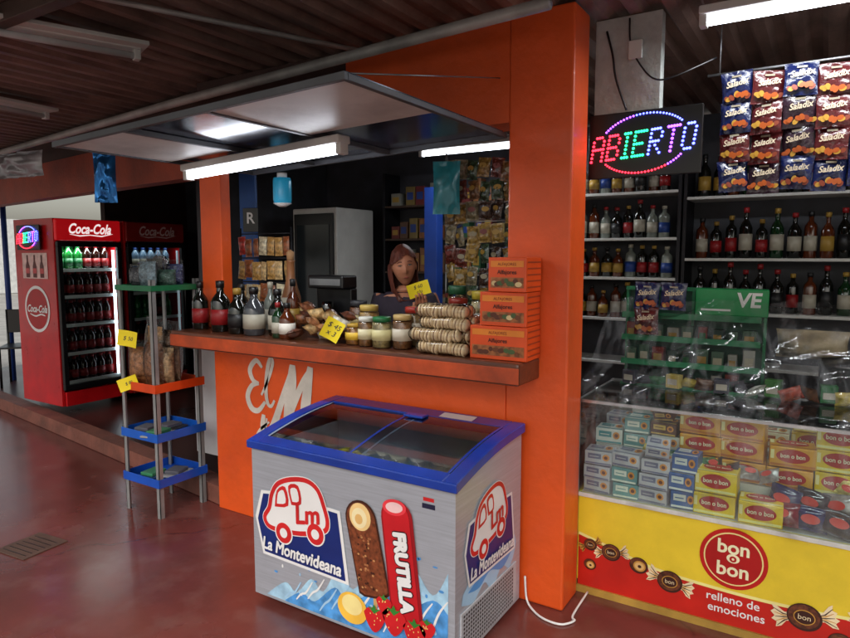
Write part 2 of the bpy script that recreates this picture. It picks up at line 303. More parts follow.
# ------------------------------------------------------------------ LED signs
FONT={'A':["01110","10001","10001","11111","10001","10001","10001"],'B':["11110","10001","10001","11110","10001","10001","11110"],'I':["111","010","010","010","010","010","111"],
'E':["11111","10000","10000","11110","10000","10000","11111"],'R':["11110","10001","10001","11110","10100","10010","10001"],'T':["11111","00100","00100","00100","00100","00100","00100"],'O':["01110","10001","10001","10001","10001","10001","01110"]}
def led(n,c,e=6): return M('led_'+n,c,.4,emit=e,var=0)
LR,LG,LB,LP=led('red',(255,40,60)),led('green',(40,255,150),4),led('blue',(80,90,255),9),led('violet',(150,70,255),8)
def ledsign(loc,w,h,rot,label):
    o=thing('led_sign',label,'sign',loc,rot)
    B().box(-w/2,w/2,0,.015,-h/2,h/2,BLACK,.004).obj('board',o)
    b=B(); cols=[LR,LR,LG,LG,LB,LP,LB]; tot=sum(len(FONT[c][0]) for c in "ABIERTO")+6; st=w*.92/tot; x=-w*.465
    r=st*.54; tl=math.tan(rad(4))
    def dot(b,px,pz,m,rr): b.lathe([(0.0,-rr),(rr*.8,-rr*.6),(rr,0),(rr*.8,rr*.6),(0,rr)],m,(px,-.006,pz+px*tl),6)
    for c,m in zip("ABIERTO",cols):
        g=FONT[c]
        for j,rw_ in enumerate(g):
            for i,ch in enumerate(rw_):
                if ch=='1': dot(b,x+(i+.5)*st+(3-j)*st*.22,(3-j)*st*1.5,m,r)
        x+=(len(g[0])+1)*st
    b.obj('lettering',o); bu=B(); bl=B()
    for k in range(84):
        t=2*math.pi*k/84; px,pz=w*.4*math.cos(t),h*.44*math.sin(t)
        if abs(pz)<st*5.8: continue
        dot(bu if pz>0 else bl,px,pz,(LB if math.cos(t)>-.2 else LP) if pz>0 else (LR if math.cos(t)<.5 else LP),r*.75)
    bu.obj('upper_border',o); bl.obj('lower_border',o); return o
ledsign((-.72,2.98,2.145),.49,.29,0,'lit black sign reading ABIERTO in coloured dots')
ledsign((-6.6,3.27,1.82),.42,.24,0,'small lit ABIERTO sign above the drinks fridge side')
# ------------------------------------------------------------------ bottles
def bottle_mesh(name,body,label,cap,h=.3,r=.038,style='wine',seg=12):
    b=B()
    if style=='wine': pr=[(r*.9,0),(r,.006),(r,h*.6),(r*.75,h*.68),(r*.36,h*.76),(r*.34,h*.96),(r*.4,h*.965),(r*.4,h*.985)]
    elif style=='soda': pr=[(r*.8,0),(r,.015),(r,h*.3),(r*.88,h*.42),(r,h*.58),(r*.95,h*.68),(r*.45,h*.86),(r*.34,h*.9),(r*.34,h*.95)]
    else: pr=[(r*.95,0),(r,.006),(r,h*.66),(r*.9,h*.72),(r*.4,h*.8),(r*.38,h*.93)]
    b.lathe(pr,body,seg=seg); b.lathe([(r*1.02,h*.16),(r*1.02,h*.48)],label,seg=seg); b.lathe([(r*.46,h*.9),(r*.46,h),(r*.3,h*1.005)],cap,seg=seg)
    return b.mesh(name)
DG=M('dark_glass',(14,16,12),.08,var=.1,coat=.5); GG=M('green_glass',(16,50,24),.1,coat=.5); AG=M('amber_glass',(84,36,12),.12,coat=.5); CG=M('pale_liquid_glass',(112,118,110),.1,coat=.5); CK=M('cola_liquid',(38,12,8),.12,coat=.5)
LW=C((170,164,148)); LY=C((160,126,50)); LRd=C((140,20,24)); LBk=C((20,20,22)); LBl=C((30,60,130)); LGn=C((20,100,50))
bm_=[bottle_mesh('bottle_a',DG,LW,LRd),bottle_mesh('bottle_b',DG,LY,LBk),bottle_mesh('bottle_c',AG,LW,LBk,.28,.036,'spirit'),bottle_mesh('bottle_d',CG,LBl,LW,.29,.037,'spirit'),bottle_mesh('bottle_e',GG,LW,LY),bottle_mesh('bottle_f',DG,LRd,LY,.27,.034,'spirit'),bottle_mesh('bottle_g',CG,LW,LRd,.3,.036),bottle_mesh('bottle_h',DG,LBk,LRd,.29,.037),bottle_mesh('bottle_i',AG,LY,LY,.27,.035)]
def put(me,name,loc,label,cat,group=None,rot=None,sc=None):
    o=bpy.data.objects.new(name,me); reg(o,None,loc,random.uniform(0,6) if rot is None else rot,label,cat,group)
    if sc: o.scale=sc if isinstance(sc,tuple) else (sc,)*3
    return o
def shelves(label,x0,x1,y0,y1,zs,z0,z1,rot=0,col=None,loc=(0,0,0)):
    o=thing('shelf_unit',label,'shelf',loc,rot); col=col or WHITEP
    b=B(); 
    for z in zs: b.box(x0,x1,y0,y1,z-.018,z,col,.002)
    b.obj('shelf_board',o); b=B(); b.box(x0-.02,x0,y0,y1,z0,z1,DARK); b.box(x1,x1+.02,y0,y1,z0,z1,DARK); b.box(x0,x1,y1,y1+.01,z0,z1,INT); b.obj('side_panel',o); return o
zl=[2.07,1.765,1.5,1.22,.92]; shelves('tall shelf with bottles behind the display case',-1.95,-.83,4.4,4.68,zl,.02,2.4)
zr=[2.02,1.63,1.29,.95]; shelves('wide liquor shelf on the back wall',-.78,1.6,4.42,4.7,zr,.02,2.4)
def row(x0,x1,y,z,meshes,label,cat,group,gap=.085,hmax=1):
    x=x0+gap/2
    while x<x1-.03:
        if random.random()>.06:
            me=random.choice(meshes); put(me,'bottle',(x,y+random.uniform(-.02,.03),z),label,cat,group,sc=(1,1,hmax*random.uniform(.85,1.06)))
        x+=gap*random.uniform(.93,1.1)
for z,h_ in ((2.07,.8),(1.765,.82),(1.5,.75),(1.22,.8)): row(-1.75,-.85,4.47,z,bm_,'labelled bottle on the tall back shelf','bottle','bottles on the back shelves',.08,h_)
for z in (2.02,1.63,1.29): row(-.74,1.3,4.52,z,[bm_[i] for i in (0,1,2,4,5,7,7,8)],'dark wine bottle on the liquor shelf','bottle','bottles on the back shelves',.088,1.0)
# ------------------------------------------------------------------ drinks fridges
soda=[bottle_mesh('soda_a',CK,LRd,LRd,.3,.042,'soda'),bottle_mesh('soda_b',M('lime_soda',(30,120,50),.1,coat=.5),LGn,LGn,.3,.042,'soda'),bottle_mesh('soda_c',M('orange_soda',(220,100,14),.12,coat=.5),LBl,LBl,.3,.042,'soda'),bottle_mesh('soda_d',M('water_bottle',(130,160,190),.1,coat=.5),LW,LBl,.28,.04,'soda')]
def fridge(loc,w,label,dim):
    H=1.88; D=.74; o=thing('drinks_fridge',label,'fridge',loc,rad(90))
    RM=RED if not dim else M('darker_red',(130,22,22),.4)  # the dim fridge gets a darker red header and base, greyer lettering
    b=B(); b.box(0,.03,0.02,D,.06,H,RED,.004); b.box(w-.03,w,.02,D,.06,H,RED,.004); b.box(.03,w-.03,D-.03,D,.06,H,BLACK); b.box(.03,w-.03,.02,D-.03,.06,.2,BLACK); b.box(.03,w-.03,.02,D-.03,H-.22,H,BLACK); b.obj('cabinet',o)
    b=B(); b.box(0.005,w-.005,-.02,.018,H-.21,H-.005,RM if dim else M('lit_red_header',(200,16,24),.35,emit=.35),.012); b.obj('header_panel',o)
    fr=FR((w/2,-.021,H-.105),(1,0,0),(0,0,1)); b=B(); wc=WHITE if dim else M('lit_white',(250,245,245),.4,emit=.8)
    if dim: wc=C((200,170,170))
    b.text("Coca-Cola",0,0.005,.135,fr,wc,.003,shear=.35,bold=.003,sx=.74)
    b.stroke([(-.2,-.045),(-.1,-.06),(0,-.05),(.12,-.06),(.24,-.035)],[.003,.012,.008,.012,.003],fr,wc,.003); b.obj('lettering',o)
    d=B(); d.box(.01,w-.01,-.03,.012,.22,.27,BLACK,.005); d.box(.01,w-.01,-.03,.012,H-.27,H-.22,BLACK,.005); d.box(.01,.055,-.03,.012,.27,H-.27,BLACK,.005); d.box(w-.055,w-.01,-.03,.012,.27,H-.27,BLACK,.005)
    dd=d.obj('door',o); B().tube([(w-.045,-.03,.85),(w-.045,-.06,.88),(w-.045,-.06,1.17),(w-.045,-.03,1.2)],.009,BLACK).obj('handle',dd)
    B().box(.055,w-.055,-.012,-.008,.27,H-.27,GLASS).obj('glass_pane',dd)
    B().box(.03,w-.03,-.01,.02,.06,.2,RM,.004).obj('base_grille',o)
    b=B(); zs=[.28,.56,.84,1.12,1.38]
    for z in zs:
        b.box(.035,w-.035,.05,.5,z-.012,z-.004,STEEL); b.box(.035,w-.035,.035,.05,z-.014,z+.018,WHITE)
    b.obj('wire_shelf',o)
    le=M('fridge_led_strip',(225,240,255),.4,emit=6,var=0) if not dim else M('dim_strip',(225,240,255),.4,emit=.25,var=0)
    b=B(); b.box(w-.08,w-.06,.02,.035,.3,H-.3,le); b.box(.06,w-.06,.02,.035,H-.235,H-.225,le); b.obj('light_strip',o)
    area(o,(w/2,.06,H-.26),w-.15,.04,3 if not dim else .4,(0,0,0))
    for z in zs:
        k=[0] if z in (.28,.56) else ([1,0,1] if z==.84 else ([0,3,2] if z==1.12 else [3,1,0]))
        x=.09
        kk=random.choice(k)
        while x<w-.09:
            if random.random()<.3: kk=random.choice(k)
            for yy in (.11,.22):
                me=soda[kk]; wp=Matrix.Translation(loc)@Matrix.Rotation(rad(90),4,'Z')@V((x,yy,z)); put(me,'soda_bottle',wp,'plastic soda bottle standing in the drinks fridge','bottle','soda bottles in the fridges',sc=(1,1,.82))
            x+=.093
    return o
f1=fridge((-6.2,3.31,.12),.67,'red glass door drinks fridge with lit header',False)
f2=fridge((-6.2,4.03,.12),.72,'darker red drinks fridge beside the first one',True)
b=B(); fr=FR((-.001,.70,0),(0,-1,0),(0,0,1)); 
b.ell(.33,1.0,.23,.23,fr,WHITE,.003,40); b.ell(.33,1.0,.2,.2,fr,M('disc_red',(170,10,18),.35),.005,40); b.fat("Coca-Cola",.33,1.0,.1,fr,WHITE,.007,.003,shear=.35,sx=.85); b.brush([(.2,.95),(.3,.93),(.4,.95),(.48,.94)],.016,fr,WHITE,.007)
b.rect(.1,.56,1.3,1.55,fr,M('pale_print',(225,190,185),.4,var=.2,scale=20),.003)
for i in range(3): 
    xx=.2+i*.13; b.poly([(xx-.035,1.31),(xx+.035,1.31),(xx+.035,1.42),(xx+.014,1.47),(xx+.014,1.53),(xx-.014,1.53),(xx-.014,1.47),(xx-.035,1.42)],fr,C((90,20,16)),.005); b.rect(xx-.035,xx+.035,1.35,1.4,fr,RED,.0062)
b.obj('side_graphic',f1)
# ------------------------------------------------------------------ pillow bags
def pillow(w,h,t,mat,seed=0,nx=10,ny=12,crimp=.08,wr=.004):
    b=B(); 
    def th_(a,c):
        e=min(1,max(0,(min(c,1-c)-crimp)/.28)); s_=math.sin(math.pi*min(max(a,0.0),1.0))**.55
        return t/2*(1-(1-e)**2)*s_
    for sg in (-1,1):
        def f(a,c,sg=sg):
            q=noise.noise(V((a*5+seed,c*5,seed*1.7+sg)))*wr*(4*a*(1-a))
            pinch=1-.06*math.sin(math.pi*c)
            return ((a-.5)*w*pinch,sg*th_(a,c)+q+sg*.0005,(c-.5)*h)
        b.grid(nx,ny,f,mat)
    b.th=lambda x,z:th_(x/w+.5,z/h+.5)
    return b
SB=[M('sachet_blue_foil',(18,28,72),.25,coat=.5,bump=.7,bscale=35),M('sachet_red_foil',(84,28,30),.25,coat=.5,bump=.7,bscale=35),M('sachet_brown_foil',(46,28,40),.25,coat=.5,bump=.7,bscale=35)]
def sachet(k):
    w,h=.128,.14; b=pillow(w,h,.032,SB[k],k+3,18,18,wr=.009)
    og=C((160,74,24),.35); yl=C((170,126,44),.35)
    for i in range(8):
        a=-.046+i*.013
        b.ell(a+random.uniform(-.005,.005),-.034+random.uniform(-.012,.01),.014,.01,FR((0,-b.th(a,-.03)-.005,0),(1,0,0),(0,0,1)),random.choice([og,yl,C((120,46,20))]),.001+.0008*i,10,rot=random.uniform(0,3))
    b.rect(-.018,.02,.044,.052,FR((0,-.014,0),(1,0,0),(0,0,1)),C((150,140,120),.35),.0015)
    b.text("Saladix",0,.018,.036,FR((0,-.0205,0),(1,0,0),(0,0,1)),C((205,188,160),.4),.003,shear=.35,bold=.0008,sx=.88,rot=.12)
    return b.mesh('sachet_%d'%k)
sm=[sachet(i) for i in range(3)]
for c in range(7):
    k=[0,1,2,1,0,1,0][c]
    for r in range(4):
        kk=k if random.random()<.6 else random.choice([0,1,2])
        put(sm[kk],'snack_sachet',(-.375+c*.122,3.2+random.uniform(-.012,.012),2.37-r*.128+ (0 if c%2 else .015)),'foil snack sachet hanging in a strip','snack sachet','hanging snack sachets',rot=(random.uniform(-.18,.12),random.uniform(-.08,.08),random.uniform(-.3,.3)))
b=B(); b.tube([(-.5,3.215,2.455),(.6,3.215,2.46)],.006,STEEL); 
for x in (-.45,.1,.55): b.tube([(x,3.215,2.455),(x,3.215,2.715)],.003,STEEL)
b.obj('hanging_rail',label='thin metal rail holding the snack sachets',category='rail')
# ------------------------------------------------------------------ display case
case=thing('display_case','glass display case with a yellow printed front','display case',(-.98,2.95,0))
YEL=M('yellow_front_print',(240,210,50),.38,var=.06,coat=.25,dirt=.14); CL=1.75
b=B(); b.box(0,CL,.012,.6,.02,.06,BLACK); b.box(0,CL,.012,.03,.06,.5,YEL); b.box(0,CL,.57,.6,.06,.95,WHITEP); b.box(0,.02,.03,.57,.06,.5,YEL); b.box(CL-.02,CL,.03,.57,.06,.95,WHITEP); b.box(.02,CL-.02,.03,.57,.47,.498,WHITEP); b.obj('cabinet',case)
b=B(); wd=M('pale_wood_trim',(180,142,62),.5,var=.3,dirt=.3); b.box(-.004,.016,0,.012,.0,.5,wd); b.box(.016,CL,0,.012,.485,.505,C((225,225,220),.3),.002); b.box(.016,CL,0,.012,0,.035,wd); b.obj('trim',case)
b=B(); al=M('aluminium_trim',(190,192,195),.3,.9)
b.box(0,CL,.0,.014,.95,.964,al); b.box(0,.014,0,.58,.951,.963,al); b.box(0,.014,0,.014,.505,.95,al); b.box(0,CL,.56,.6,.951,.966,al); b.obj('metal_frame',case)
b=B(); b.box(.014,CL-.02,.004,.008,.505,.95,GLASS); b.box(.003,.007,.014,.57,.5,.95,GLASS); b.obj('glass_front',case)
b=B(); b.box(.014,CL-.02,.014,.56,.954,.96,GLASS); b.obj('glass_top',case)
b=B(); b.box(.03,CL-.03,.2,.37,.5,.62,WHITEP,.003); b.box(.03,CL-.03,.37,.56,.5,.74,WHITEP,.003); b.obj('stepped_shelf',case)
fr=FR((.98,.012,0),(1,0,0),(0,0,1)); b=B(); RD=C((196,34,22),.35)
wave=cr([(.77,.33),(.5,.26),(.2,.2),(-.1,.18),(-.4,.185),(-.62,.205),(-.8,.25),(-.96,.29)],5)
b.poly([(-.96,.035),(.77,.035)]+wave,fr,RD,.002); b.stroke([(x,z+.006) for x,z in wave],.014,fr,C((250,235,150),.35),.0024)
b.ell(-.275,.338,.135,.135,fr,C((190,24,22),.3),.004,40); b.ell(-.275,.338,.118,.118,fr,C((250,225,150),.3),.0052,40); b.ell(-.275,.338,.112,.112,fr,C((176,20,20),.3),.0064,40)
for t_,zz in (("bon",.388),("bon",.288)): b.text(t_,-.275,zz,.085,fr,C((255,240,200),.4),.008,bold=.002)
b.ell(-.275,.341,.026,.02,fr,C((255,240,200),.4),.0072); b.text("o",-.275,.343,.05,fr,C((176,20,20),.3),.0085,bold=.002)
b.text("relleno de",-.27,.15,.052,fr,WHITE,.004,bold=.0006); b.text("emociones",-.255,.1,.052,fr,WHITE,.004,bold=.0006)
CH=C((60,26,16),.35); GD=C((205,150,66),.35); CR=C((240,220,180),.4)
CHN=M('print_bonbon',(96,50,30),.35,var=.6,scale=70)
def candy(cx,cz,s,rot=0,wr=True,cut=False):
    c,sn=math.cos(rot),math.sin(rot); R=lambda a,z:(cx+(a*c-z*sn)*s,cz+(a*sn+z*c)*s)
    if wr:
        for sg in (-1,1):
            b.poly([R(sg*.6,.25),R(sg*1.1,.32),R(sg*1.5,.75),R(sg*1.75,.85),R(sg*1.65,.5),R(sg*1.9,.35),R(sg*1.72,.05),R(sg*1.95,-.15),R(sg*1.68,-.35),R(sg*1.8,-.7),R(sg*1.45,-.62),R(sg*1.1,-.28),R(sg*.6,-.25)],fr,CR if s>.035 else GD,.004)
            for k in range(5): b.stroke([R(sg*.85,.12-.06*k),R(sg*1.2,.2-.11*k),R(sg*1.7,.6-.3*k)],[.002,.005,.002],fr,GD if k%2 else CH,.0048)
    b.ell(cx,cz,s,s*.92,fr,CH,.0055,32); b.ell(cx-.04*s,cz+.04*s,s*.9,s*.8,fr,CHN,.0062,32)
    if cut: b.ell(cx+.1*s,cz-.05*s,s*.66,s*.6,fr,GD,.007,24); b.ell(cx+.1*s,cz-.05*s,s*.5,s*.44,fr,C((226,186,120)),.0078,24); b.ell(cx+.12*s,cz-.07*s,s*.2,s*.18,fr,CH,.0085,16)
    else: b.ell(cx,cz,s*.62,s*.5,fr,GD,.007,24); b.ell(cx,cz,s*.56,s*.44,fr,CH,.0078,24); b.text("bon",cx,cz,s*.5,fr,CR,.0088)
candy(-.8,.235,.045,.2); candy(-.67,.205,.042,0,False,True); candy(-.53,.165,.055,-.2); candy(-.9,.25,.032,.5,True); candy(-.0,.16,.064,.25); candy(.13,.09,.045,0,False,True); candy(.26,.2,.06,-.3); candy(.44,.14,.05,.4); candy(-.9,.15,.03,1,False,True)
b.obj('printed_graphic',case)
def film(a,c):
    x=-.99+1.75*a
    if c<.36: y,z=2.925-.01*math.sin(c*8),.5+c/.36*.47
    else: q=(c-.36)/.64; y,z=2.93+q*.58,.972+q*.44+.05*math.sin(q*math.pi)*(-1)
    n1=1-abs(noise.noise(V((x*2.2+c*4,c*2-x*3,1)))); n2=1-abs(noise.noise(V((x*4-c*4,c*5+x,8))))
    n_=(n1**14)*.022+(n2**16)*.012+noise.noise(V((x*1.5,c*2,5)))*.008
    return (x,y-abs(n_)-.004 if c<.36 else y,z+n_*(c>.36))
B().grid(170,90,film,FILM).obj('plastic_cover',label='crinkled clear plastic sheet draped over the display case',category='plastic sheet')
def carton(name,w,d,h,col,lab,txt=None,tc=(255,255,255)):
    b=B(); b.box(-w/2,w/2,-d/2,d/2,0,h,col,.003)
    for fr,H in ((FR((0,-d/2,0),(1,0,0),(0,0,1)),(0,h)),(FR((0,0,h),(1,0,0),(0,1,0)),(-d/2,d/2))):
        lo,hi=H; m_=(lo+hi)/2; k=hi-lo
        b.rect(-w*.5+.004,w*.5-.004,lo+k*.06,lo+k*.18,fr,lab,.0015)
        if txt:
            b.ell(-w*.0,m_+k*.08,w*.36,k*.34,fr,C((180,24,22),.35),.0022,24); b.text(txt,0,m_+k*.08,min(k*.3,w*.17),fr,C((255,240,210)),.0036,bold=.0005,sx=.85)
            b.rect(-w*.48,-w*.4,lo+k*.4,lo+k*.85,fr,C((255,235,170),.35),.0022)
        else:
            b.rect(-w*.38,w*.1,m_-k*.05,m_+k*.34,fr,lab,.0022); b.ell(w*.28,m_+k*.1,w*.13,k*.25,fr,C((230,150,60)),.0022,14); b.ell(w*.28,m_+k*.1,w*.07,k*.13,fr,C((110,50,30)),.003,12); b.rect(-w*.32,w*.02,m_+k*.1,m_+k*.16,fr,col,.003)
    return b.mesh(name)
BX=[carton('box_gold',.18,.13,.09,C((226,160,44),.3),C((190,110,30),.3),"bon o bon"),carton('box_yel',.17,.13,.095,C((240,205,36),.3),C((245,235,160),.3),"bon o bon"),
 carton('box_white',.13,.12,.075,C((228,228,224),.3),C((60,150,160),.3)),carton('box_teal',.12,.12,.07,C((110,160,164),.3),C((240,240,230),.3)),carton('box_cream',.14,.12,.075,C((236,224,190),.3),C((180,90,40),.3)),
 carton('box_blue',.11,.12,.08,C((70,104,170),.3),C((235,235,235),.3)),carton('box_red',.13,.12,.075,C((180,44,44),.3),C((240,210,120),.3)),carton('box_green',.13,.12,.07,C((120,164,80),.3),C((240,240,210),.3)),carton('box_choc',.12,.12,.06,C((84,44,30),.3),C((220,180,90),.3)),carton('box_lilac',.13,.12,.065,C((200,196,206),.3),C((120,120,150),.3))]
LBX='printed cardboard sweets box inside the display case'
def goods(y,z,x0,x1,pick,lv=2):
    x=x0
    while x<x1:
        me=BX[pick(x)]; wd_=max(v.co.x for v in me.vertices)*2
        zz=z
        for k in range(random.choice([lv-1,lv,lv])):
            if k and random.random()<.3: me=BX[pick(x)]
            put(me,'sweets_box',(x+wd_/2+random.uniform(-.005,.005),y+random.uniform(-.01,.01),zz),LBX,'box','sweets boxes in the display case',rot=random.uniform(-.09,.09)); zz+=max(v.co.z for v in me.vertices)+.002
        if random.random()<.1 and zz<.86: put(me,'sweets_box',(x+wd_/2,y,zz+.02),LBX,'box','sweets boxes in the display case',rot=(random.uniform(.2,.4),random.uniform(-.2,.2),random.uniform(-.4,.4)),sc=.8)
        x+=wd_+.006
rc=random.choice
goods(3.055,.5,-.95,-.45,lambda x:rc([2,3,2,4,5,9,6]),3)
goods(3.055,.5,-.45,-.12,lambda x:rc([0,1,1]),2)
goods(3.235,.622,-.95,.7,lambda x:rc([2,3,2,9,7,4,8]) if x<-.6 else rc([0,1,1,0,4,1,0,6]),3)
goods(3.42,.742,-.95,.7,lambda x:rc([7,2,4,3,6,9]) if x<-.5 else rc([1,0,2,1,8,4]),2)
bagm=[]
for i,c in enumerate([(120,20,40),(40,40,90),(60,50,60),(150,140,140),(220,200,120),(60,120,80)]):
    b=pillow(.13,.1,.06,M('foil_bag_%d'%i,c,.22,coat=.5,var=.4,scale=30),i+20); b.ell(0,0,.035,.02,FR((0,-.031,0),(1,0,0),(0,0,1)),C((205,60,50)),.001,16); bagm.append(b.mesh('foil_bag_%d'%i))
LBG='shiny wrapped sweets bag inside the display case'
for r in range(2):
    for i in range(9): put(bagm[(i+r)%4],'sweets_bag',(-.1+i*.1,3.02+r*.07+random.uniform(-.01,.02),.555+r*.05),LBG,'bag','wrapped sweets bags in the display case',rot=(random.uniform(-.6,-.2),random.uniform(-.2,.2),random.uniform(-.4,.4)))
for i in range(8):
    x=random.uniform(-.9,.5); put(random.choice(bagm[2:]),'sweets_bag',(x,3.14+random.uniform(-.03,.02),.66+random.uniform(0,.06)),LBG,'bag','wrapped sweets bags in the display case',rot=(random.uniform(-1,-.2),random.uniform(-.5,.5),random.uniform(-.8,.8)),sc=.7)
for i in range(20):
    c=random.choice([(40,100,56),(60,110,50),(150,60,40),(180,160,80),(90,60,40),(60,60,70),(180,180,170)]); q=V((-.86+i*.075,3.46+random.uniform(-.03,.03),.985))
    if i%3==0:
        b=B(); b.box(-.035,.035,-.025,.025,-.018,.05+random.random()*.03,C(c,.35),.003); b.rect(-.025,.025,.0,.03,FR((0,-.025,0),(1,0,0),(0,0,1)),LW,.001); o=b.obj('small_carton',None,q,random.uniform(-.4,.4),'small carton standing on the display case top','carton','small goods on the display case')
    else:
        b=pillow(.1,.07,.035,M('wrap_%d_%d'%(c[0],c[1]),c,.3,coat=.4,var=.5,scale=40),i)
        o=b.obj('snack_packet',None,q+V((0,0,.01)),0,'small wrapped snack packet on the display case top','snack packet','small goods on the display case'); o.rotation_euler=(rad(40)+random.uniform(-.4,.3),random.uniform(-.4,.4),random.uniform(-.8,.8))
rk=thing('sweets_rack','green metal sweets rack standing behind the display case','rack',(-.93,3.62,.9)); GRN=M('green_rack_paint',(30,118,76),.4); 
b=B()
for x in (0,.34,.68): b.box(x,x+.014,-.02,0,0,.58,GRN); 
for x in (0,.68): b.box(x,x+.014,-.16,-.02,0,.012,GRN)
b.box(0,.69,-.03,0,.56,.58,GRN)
b.box(0,.69,0,.006,0,.56,M('dark_green_panel',(24,74,56),.5)); b.obj('frame',rk)
b=B()
for z in (.04,.17,.3,.42): 
    b.box(.014,.68,-.15,-.02,z,z+.006,GRN); b.box(.014,.68,-.155,-.149,z,z+.03,GRN)
b.obj('shelf_tray',rk)
HG=M('glowing_green_header',(20,130,70),.4,emit=.08); b=B(); b.box(.36,.7,-.05,-.035,.44,.58,HG,.006); fr=FR((.53,-.051,.51),(1,0,0),(0,0,1)); b.text("VE",.08,.01,.1,fr,WHITE,.003,bold=.003,shear=.1); b.rect(-.14,.0,-.045,-.035,fr,WHITE,.002); b.obj('header_sign',rk)  # header is no lamp, its paint is given a slight glow
for z in (.046,.176,.306):
    for i in range(9):
        c=random.choice([(30,60,50),(150,150,140),(40,40,44),(120,40,30),(60,90,70)]); b=B(); h=.06+random.random()*.045; ww=random.uniform(.02,.032)
        b.box(-ww,ww,-.02,.02,0,h,C(c,.35),.003); b.rect(-ww*.7,ww*.7,h*.2,h*.6,FR((0,-.02,0),(1,0,0),(0,0,1)),random.choice([C((170,165,140)),LY,LGn]),.001)
        b.obj('sweets_packet',None,(-.88+i*.072,3.54,.9+z),random.uniform(-.25,.25),'small sweets packet on the green rack','packet','packets on the green rack')
for i,(x,z,k) in enumerate(((-.78,1.44,0),(-.65,1.44,0),(-.78,1.31,1))):
    put(sm[k],'snack_sachet',(x,3.42,z),'foil snack sachet clipped to the green rack','snack sachet','sachets clipped to the rack',rot=(0,random.uniform(-.05,.05),random.uniform(-.1,.1)))
b=pillow(.32,.16,.14,M('pale_bread',(190,175,145),.6,var=.4,scale=12),5,16,12); o=b.obj('bread_bag',None,(-.04,3.75,1.2),label='clear bag of bread rolls behind the display case',category='bread bag'); o.rotation_euler=(rad(20),0,0)
b=pillow(.33,.17,.155,CELLO,5,16,12,wr=.012); b.obj('wrapper',o)
b=B(); b.lathe([(.12,0),(.125,.01),(.125,.2),(.13,.205),(.13,.22),(.02,.25)],STEEL,seg=24); b.obj('metal_pot',None,(.12,3.75,.9),label='dull steel pot with lid behind the display case',category='pot')
B().box(-.95,1.2,3.56,3.95,.86,.898,WHITEP,.004).box(-.9,-.86,3.6,3.9,.02,.86,DARK).box(1.1,1.14,3.6,3.9,.02,.86,DARK).obj('work_table',label='narrow work table behind the display case',category='table')
# ------------------------------------------------------------------ ice cream freezer
fz=thing('ice_cream_freezer','silver ice cream chest freezer with blue rim','freezer',(-2.25,2.06,0))
FW,FD=1.1,.62
SIL=M('brushed_silver_panel',(180,186,196),.34,.35,var=.1,scale=4,stretch=(1,1,30),rvar=.12,dirt=.1); LIN=M('white_liner',(215,220,225),.4)
zt=lambda y:.775+.085*(y/FD)+.02*math.sin(math.pi*y/FD); ZB=.035
b=B(); N=10; ys=[FD*i/N for i in range(N+1)]
vs=[(0,0,ZB),(FW,0,ZB),(FW,0,zt(0)),(0,0,zt(0)),(0,FD,ZB),(FW,FD,ZB),(FW,FD,zt(FD)),(0,FD,zt(FD))]
b.add(vs,[(0,1,2,3),(5,4,7,6),(0,4,5,1)],SIL)
for x in (0,FW):
    poly=[(x,0,ZB)]+[(x,y,zt(y)) for y in ys]+[(x,FD,ZB)]
    b.add(poly,[tuple(range(len(poly))) if x==0 else tuple(range(len(poly)))[::-1]],SIL)
i0=.05; b.box(i0,FW-i0,i0,i0+.005,.4,.76,LIN); b.box(i0,FW-i0,FD-i0-.005,FD-i0,.4,.82,LIN); b.box(i0,i0+.005,i0,FD-i0,.4,.76,LIN); b.box(FW-i0-.005,FW-i0,i0,FD-i0,.4,.76,LIN); b.box(i0,FW-i0,i0,FD-i0,.395,.4,LIN)
b.obj('body',fz)
b=B(); rw=.05
def rimstrip(xa,xb,ya,yb,n):
    q=[ya+(yb-ya)*i/n for i in range(n+1)]; vs=[]
    for y in q:
        z=zt(y); vs+=[(xa,y,z-.022),(xb,y,z-.022),(xb,y,z+.014),(xb-.004,y,z+.018),(xa+.004,y,z+.018),(xa,y,z+.014)]
    fs=[]
    for i in range(n):
        for k in range(6): k2=(k+1)%6; fs.append((6*i+k,6*i+k2,6*i+6+k2,6*i+6+k))
    fs+=[(5,4,3,2,1,0),tuple(6*n+k for k in range(6))]; b.add(vs,fs,BLUE)
rimstrip(-.012,rw,-.012,FD+.012,12); rimstrip(FW-rw,FW+.012,-.012,FD+.012,12); rimstrip(rw,FW-rw,-.012,rw-.005,2); rimstrip(rw,FW-rw,FD-.09,FD+.012,3)
b.box(-.014,FW+.014,-.02,-.008,.752,.788,BLUE,.004); b.obj('rim',fz)
CG2=G('tinted_lid_glass',(215,230,236),.12,.05)
for (xa,xb,dz,nm) in ((rw,FW*.56,.008,0),(FW*.5,FW-rw,.016,1)):
    fy=lambda c:rw-.005+(FD-.09-rw+.005)*c
    b=B(); b.grid(1,12,lambda a,c:(xa+(xb-xa)*a,fy(c),zt(fy(c))+dz),CG2)
    lid=b.obj('sliding_lid',fz); e=.012; al2=C((150,160,175),.3)
    for xx in (xa,xb-e):
        b=B(); b.grid(1,12,lambda a,c:(xx+e*a,fy(c),zt(fy(c))+dz+.003),al2 if nm==0 else BLUE); b.obj('lid_edge',lid)
b=B(); b.box(FW*.5,FW*.6,FD-.16,FD-.1,zt(FD-.13)+.018,zt(FD-.13)+.03,BLUE,.004); b.obj('lid_handle',fz)
b=B(); fr=FR((FW*.72,FD-.05,zt(FD-.05)+.02),(1,0,0),(0,1,.12)); b.rect(-.09,.09,-.03,.03,fr,WHITE,.001); b.obj('sticker',fz)
